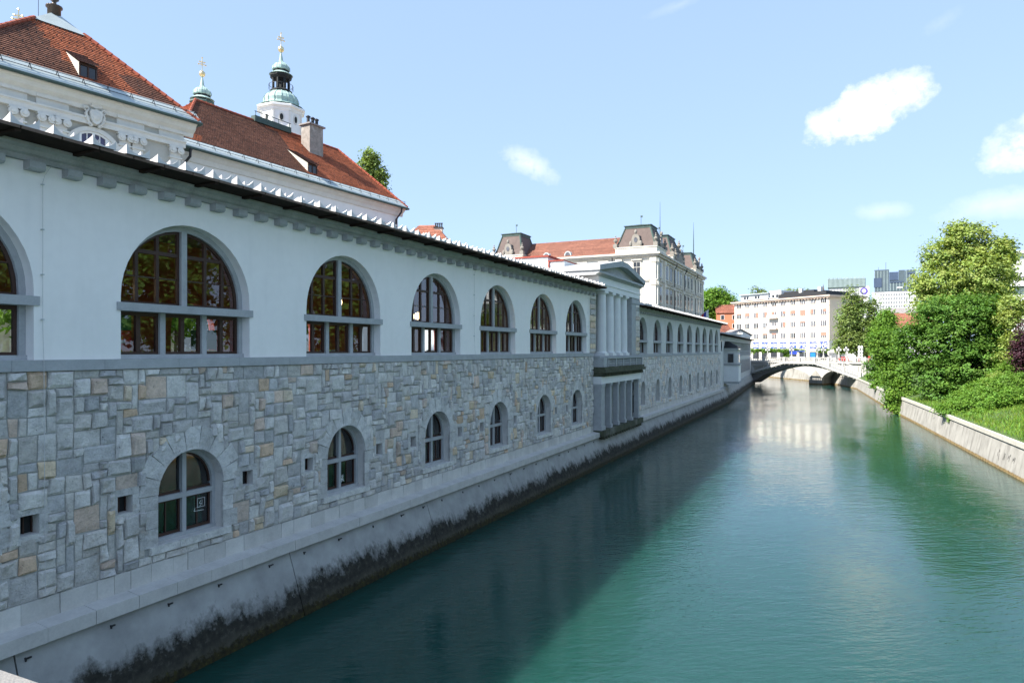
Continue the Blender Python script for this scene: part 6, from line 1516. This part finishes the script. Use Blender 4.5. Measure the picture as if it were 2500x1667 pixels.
# tall yellow-green tree
b = (70.0, 106.0, 6.9)
tree('tall_tree', 'tallest tree on the right bank, pale yellow green with an uneven top', b, img_lobes(b, 106, [(2362, 585, 52, 48, 0), (2312, 625, 52, 45, 1), (2415, 625, 48, 45, -1), (2290, 690, 62, 45, 0), (2365, 680, 75, 60, -2), (2440, 690, 50, 45, 1), (2275, 745, 50, 35, -1), (2350, 745, 70, 40, 0), (2440, 640, 30, 30, 2), (2468, 612, 22, 26, 1), (2340, 560, 26, 20, 0)]), 44000, .21, 'leaf_yellow', 1, .45, clump=30, sigma=.5, shell=.72)
# big dark hornbeam
b = (52.6, 80.5, 3.6)
tree('broad_tree', 'broad dark green rounded tree spreading over the right bank', b, img_lobes(b, 80, [(2350, 800, 110, 80, 0), (2290, 850, 85, 75, 0), (2420, 830, 70, 80, 1), (2370, 890, 85, 70, -2), (2280, 915, 60, 50, -1), (2440, 900, 45, 50, 1), (2345, 948, 66, 36, -2), (2290, 955, 40, 28, -2), (2245, 840, 45, 55, 1), (2330, 765, 90, 46, 0), (2415, 765, 60, 44, 0), (2455, 850, 35, 70, 2), (2465, 790, 32, 40, 2), (2462, 895, 34, 44, 2), (2400, 945, 50, 34, -1), (2375, 745, 50, 26, 0)], .75), 72000, .145, 'leaf_dark', 2, .4, clump=32, sigma=.34, shell=.8, up=.5)
b = (53.6, 91.5, 2.6)
tree('leaning_tree', 'bright green tree leaning out and hanging down over the water', b, img_lobes(b, 90, [(2190, 850, 36, 48, 1), (2172, 830, 26, 30, 1), (2200, 910, 34, 40, 0), (2205, 960, 36, 34, -1), (2208, 1000, 26, 24, -1.5), (2188, 980, 22, 22, -1), (2215, 850, 32, 48, 2), (2232, 915, 32, 42, 2)], .9), 26000, .14, 'leaf_mid', 3, .28, clump=24, sigma=.34, up=.2)
b = (87.5, 168.0, 6.9)
tree('slender_tree', 'slender grey green tree beside the right end of the bridge, hotel behind', b, img_lobes(b, 166, [(2090, 735, 18, 40, 0), (2080, 780, 26, 40, 0), (2120, 770, 26, 45, 0), (2085, 830, 32, 32, 0), (2118, 835, 34, 36, 0), (2140, 760, 14, 40, 0), (2062, 845, 20, 18, 0), (2138, 810, 24, 40, -1)], .8), 20000, .24, 'leaf_olive', 4, .3, clump=20, sigma=.6)
b = (79.5, 148.0, 4.4)
tree('bank_tree', 'fresh green tree between the bridge end and the leaning tree', b, img_lobes(b, 146, [(2172, 805, 26, 42, 0), (2182, 850, 28, 40, 0), (2162, 850, 18, 26, 0), (2180, 775, 16, 22, 0)], .9), 14000, .22, 'leaf_bright', 5, .25, clump=20, sigma=.55)
b = (57.5, 75.5, 6.6)
tree('sprawling_tree', 'light yellow green branches at the right edge, in front of the purple tree', b, img_lobes(b, 76, [(2468, 830, 20, 24, 0), (2448, 880, 24, 22, 0), (2480, 780, 26, 24, 1.5), (2500, 745, 30, 26, 2)], .9), 7000, .14, 'leaf_yellow', 6, .2, clump=18, sigma=.35)
b = (58.6, 73.0, 6.4)
tree('purple_tree', 'dark purple leaved tree cut by the right edge', b, img_lobes(b, 73, [(2497, 860, 26, 40, 0), (2498, 920, 24, 36, 0), (2520, 830, 40, 60, 0)], .9), 9000, .11, 'leaf_purple', 7, .2, clump=24, sigma=.3)
# left side trees
p = at(907, 854, 88); b = (p.x, p.y, 6.9)
tree('poplar_tree', 'narrow poplar standing up behind the end of the red roof', b, img_lobes(b, 88, [(905, 385, 18, 22, 0), (893, 410, 20, 24, 0), (917, 405, 15, 30, 0), (900, 440, 24, 26, 0), (932, 435, 12, 30, 0), (905, 480, 26, 30, 0), (935, 480, 15, 26, 0), (915, 530, 30, 40, 0)], .8), 11000, .16, 'leaf_olive', 8, .35, clump=22, sigma=.34)
for k, (X, Yt, w, z) in enumerate(((1748, 700, 34, 262), (1725, 718, 26, 255), (1775, 722, 28, 258))):
    p = at(X, 854, z); b = (p.x, p.y, 6.9)
    tree('hill_tree', ('tallest green tree behind the orange house', 'round tree left of the tallest one, touching the ornate palace', 'round tree right of the tallest one, touching the hotel')[k], b, img_lobes(b, z, [(X, Yt + 22, w * .8, 26, 0), (X - w * .5, Yt + 38, w * .7, 26, 0), (X + w * .5, Yt + 40, w * .7, 26, 0), (X, Yt + 75, w, 40, 0)]), 9000, .42, 'leaf_mid', 20 + k, .5, 'trees behind the orange house', clump=20, sigma=.9)
for k, (X, Y, z) in enumerate(((1960, 715, 262), (1845, 712, 262), (1930, 716, 258))):
    p = at(X, Y, z); b = (p.x, p.y, 6.9)
    tree('roof_terrace_tree', ('green treetop rising above the middle of the hotel roof', 'faint green treetop above the left part of the hotel roof', 'small treetop beside the hotel chimneys')[k], b, img_lobes(b, z, [(X, Y, 20, 12, 0), (X + 14, Y + 6, 14, 10, 0), (X, Y + 40, 24, 30, 0)]), 1800, .35, 'leaf_olive', 40 + k, .3, 'treetops above the hotel roof', clump=16, sigma=.7)
# planters on the square
for k, (X, w) in enumerate(((1850, 22), (1876, 10), (1902, 22), (1945, 26), (1922, 10), (2010, 14))):
    p = plaza(X, 201); b = tuple(p); s = 201 / F
    tree('plane_tree_clipped', ('widest clipped tree, left end of the square', 'small clipped tree second from the left on the square', 'clipped tree in the middle left of the square by a lamp', 'clipped tree left of the large cream parasol', 'low bush beside the white stall on the square', 'small clipped tree behind the cream parasols')[k], b,
         [(-w * s * .5, 0, 2.85, w * s * .6, .9, .5), (w * s * .4, 0, 2.8, w * s * .55, .9, .48)] if k != 4 else [(0, 0, 1.5, .9, .8, .9)], 900, .2, 'leaf_mid', 60 + k, .08, 'clipped trees on the square', clump=12, sigma=.3)
# market street trees seen through the windows
for k, (s, y) in enumerate(((25.5, 15), (33, 15.5), (43, 15), (12, 16))):
    q = quay(s, y, 6.9); b = tuple(q)
    tree('street_tree', ('leafy street tree seen through the first whole arched window', 'leafy street tree seen through the second whole window', 'leafy street tree seen through the farther market windows', 'leafy street tree behind the cut window at the left edge')[k], b, [(0, 0, 4.2, 2.4, 2.2, 1.6), (1.2, .5, 3.6, 1.6, 1.5, 1.2), (-1.2, 0, 3.8, 1.6, 1.5, 1.2)], 2600, .17, 'leaf_bright', 70 + k, .15, 'street trees behind the market hall', clump=20, sigma=.4)
# trees on the right bank beside the camera: outside the frame, mirrored in the water and the market windows
for k, (x, y, h) in enumerate(((47, 50, 17), (43.5, 40, 16), (40, 30, 17), (36, 20, 16), (33, 10, 15), (57, 56, 20), (54, 44, 21), (50, 32, 21), (46, 20, 20), (42, 8, 19))):
    b = (x, y, 6.5)
    tree('park_tree', f'tree of the right bank park beyond the right edge, {("first", "second", "third", "fourth", "fifth", "sixth", "seventh", "eighth", "ninth", "tenth")[k]} from the view', b, [(0, 0, h * .62, 4.4, 4.4, h * .3), (3, 1, h * .38, 3.8, 3.8, h * .3), (-2.5, -2, h * .36, 3.8, 3.8, h * .3), (0, 1.5, h * .82, 2.6, 2.6, h * .16)], 6000, .3, 'leaf_dark', 80 + k, .35, 'park trees on the right bank', clump=22, sigma=.6)
# shrubs along the slope
def shrub(name, label, X, Y, z, w, h, leaf, n, seed, group=None, size=.09):
    p = at(X, Y, z); b = (p.x, p.y, p.z)
    t = thing(name, label, 'shrub', b, 0, group)
    leaves('foliage', [(0, 0, h * .45, w * .6, w * .5, h * .55), (w * .5, .3, h * .3, w * .5, w * .45, h * .4), (-w * .5, 0, h * .3, w * .5, w * .45, h * .4)], n, size, M[leaf], t, seed, clump=16, sigma=.22)
    mb = MB()
    for k in range(5): a = k * 1.3; mb.tube([(0, 0, -.2), (w * .3 * math.cos(a), w * .3 * math.sin(a), h * .7)], [.04, .012], 5)
    mb.build('stem', M['bark'], t)
for k, (X, Y, z, w, h, lf, lab) in enumerate(((2345, 1010, 66, 2.2, 1.3, 'leaf_bright', 'low bright shrub nearest the wall cap, under the broad tree'), (2385, 1000, 66, 2.8, 1.5, 'leaf_bright', 'bright shrub in the middle of the bank slope'), (2425, 985, 66, 3.0, 1.8, 'leaf_bright', 'bright shrub higher up the slope, left of the purple tree'), (2470, 960, 67, 3.2, 2.2, 'leaf_mid', 'green shrub at the right edge below the purple tree'), (2400, 1022, 62, 1.4, .8, 'leaf_bright', 'small low shrub at the lower edge of the bright shrubs'), (2440, 945, 70, 1.6, 1.5, 'leaf_yellow', 'yellowish shrub at the foot of the sprawling tree'), (2333, 1030, 64.5, .5, .5, 'leaf_bright', 'tiny shrub growing out of the bank wall cap'), (2310, 1002, 70, .9, .5, 'leaf_mid', 'small shadowed plant on the bank wall cap'), (2455, 1000, 63, 2.4, 1.3, 'leaf_bright', 'wide bright shrub between the grass and the right edge'), (2490, 985, 62, 2.4, 1.5, 'leaf_bright', 'bright shrub cut by the right edge, below the tall green one'), (2415, 955, 71, 2.2, 1.4, 'leaf_mid', 'shrub high on the slope in the shade of the broad tree'), (2370, 975, 72, 2.0, 1.2, 'leaf_mid', 'shrub under the lowest boughs of the broad tree'), (2478, 925, 74, 2.4, 2.4, 'leaf_mid', 'tall shrub in front of the purple leaves'))):
    shrub('bank_shrub', lab, X, Y, z, w, h, lf, int(2600 * w), 100 + k, 'shrubs on the right bank slope')
for k, (X, Y, z, w, h, lf, lab) in enumerate(((2132, 905, 140, 2.0, 3.0, 'leaf_dark', 'dark green bush beside the bridge abutment'), (2145, 925, 132, 2.4, 1.6, 'leaf_bright', 'bright bush on top of the far bank wall'), (2093, 926, 156, 1.0, 1.2, 'leaf_mid', 'bush at the foot of the footbridge'), (2160, 950, 116, 2.4, 2.0, 'leaf_bright', 'bright bush on the bank wall before the leaning tree'), (2168, 905, 132, 2.6, 3.6, 'leaf_mid', 'tall bush under the fresh green tree'))):
    shrub('wall_bush', lab, X, Y, z, w, h, lf, int(900 * w), 120 + k, 'bushes on the far bank wall', .16)
# long grass on the near slope: blades as one mass
g = np.random.default_rng(5); n = 26000
s_ = g.random(n) * 46 + 40; off = .6 + g.random(n) ** .8 * 9.5
bx_, by_ = np.array([q[0] for q in BANK]), np.array([q[1] for q in BANK]); xx = np.interp(s_, by_, bx_) + .93 * off; yy = s_ - .36 * off
zz_ = np.interp(off, [.42, 1.1, 3.2, 5.5, 8.5, 12], [2.36, 2.45, 2.85, 3.5, 4.9, 6.4])
h_ = .12 + .25 * g.random(n); a = g.random(n) * 6.28; w_ = .035 + .03 * g.random(n); le = g.normal(size=(n, 2)) * .12
v = np.stack([np.stack([xx - w_ * np.cos(a), yy - w_ * np.sin(a), zz_ - .05], 1), np.stack([xx + w_ * np.cos(a), yy + w_ * np.sin(a), zz_ - .05], 1), np.stack([xx + le[:, 0], yy + le[:, 1], zz_ + h_], 1)], 1).reshape(-1, 3)
me = bpy.data.meshes.new('grass_blades'); me.vertices.add(n * 3); me.vertices.foreach_set('co', v.ravel().astype(np.float32)); me.loops.add(n * 3); me.polygons.add(n); me.loops.foreach_set('vertex_index', np.arange(n * 3, dtype=np.int32)); me.polygons.foreach_set('loop_start', np.arange(0, n * 3, 3, dtype=np.int32)); me.update(calc_edges=True)
c = np.ones((n, 4), np.float32); k = .7 + .6 * g.random(n); c[:, 0] = k * (.8 + .6 * g.random(n)); c[:, 1] = k; c[:, 2] = k
ca = me.color_attributes.new('tint', 'FLOAT_COLOR', 'CORNER'); ca.data.foreach_set('color', np.repeat(c, 3, axis=0).ravel()); me.materials.append(M['leaf_mid'])
o = link('grass', me, None, kind='stuff'); tag(o, 'long green grass on the right bank slope', 'grass')
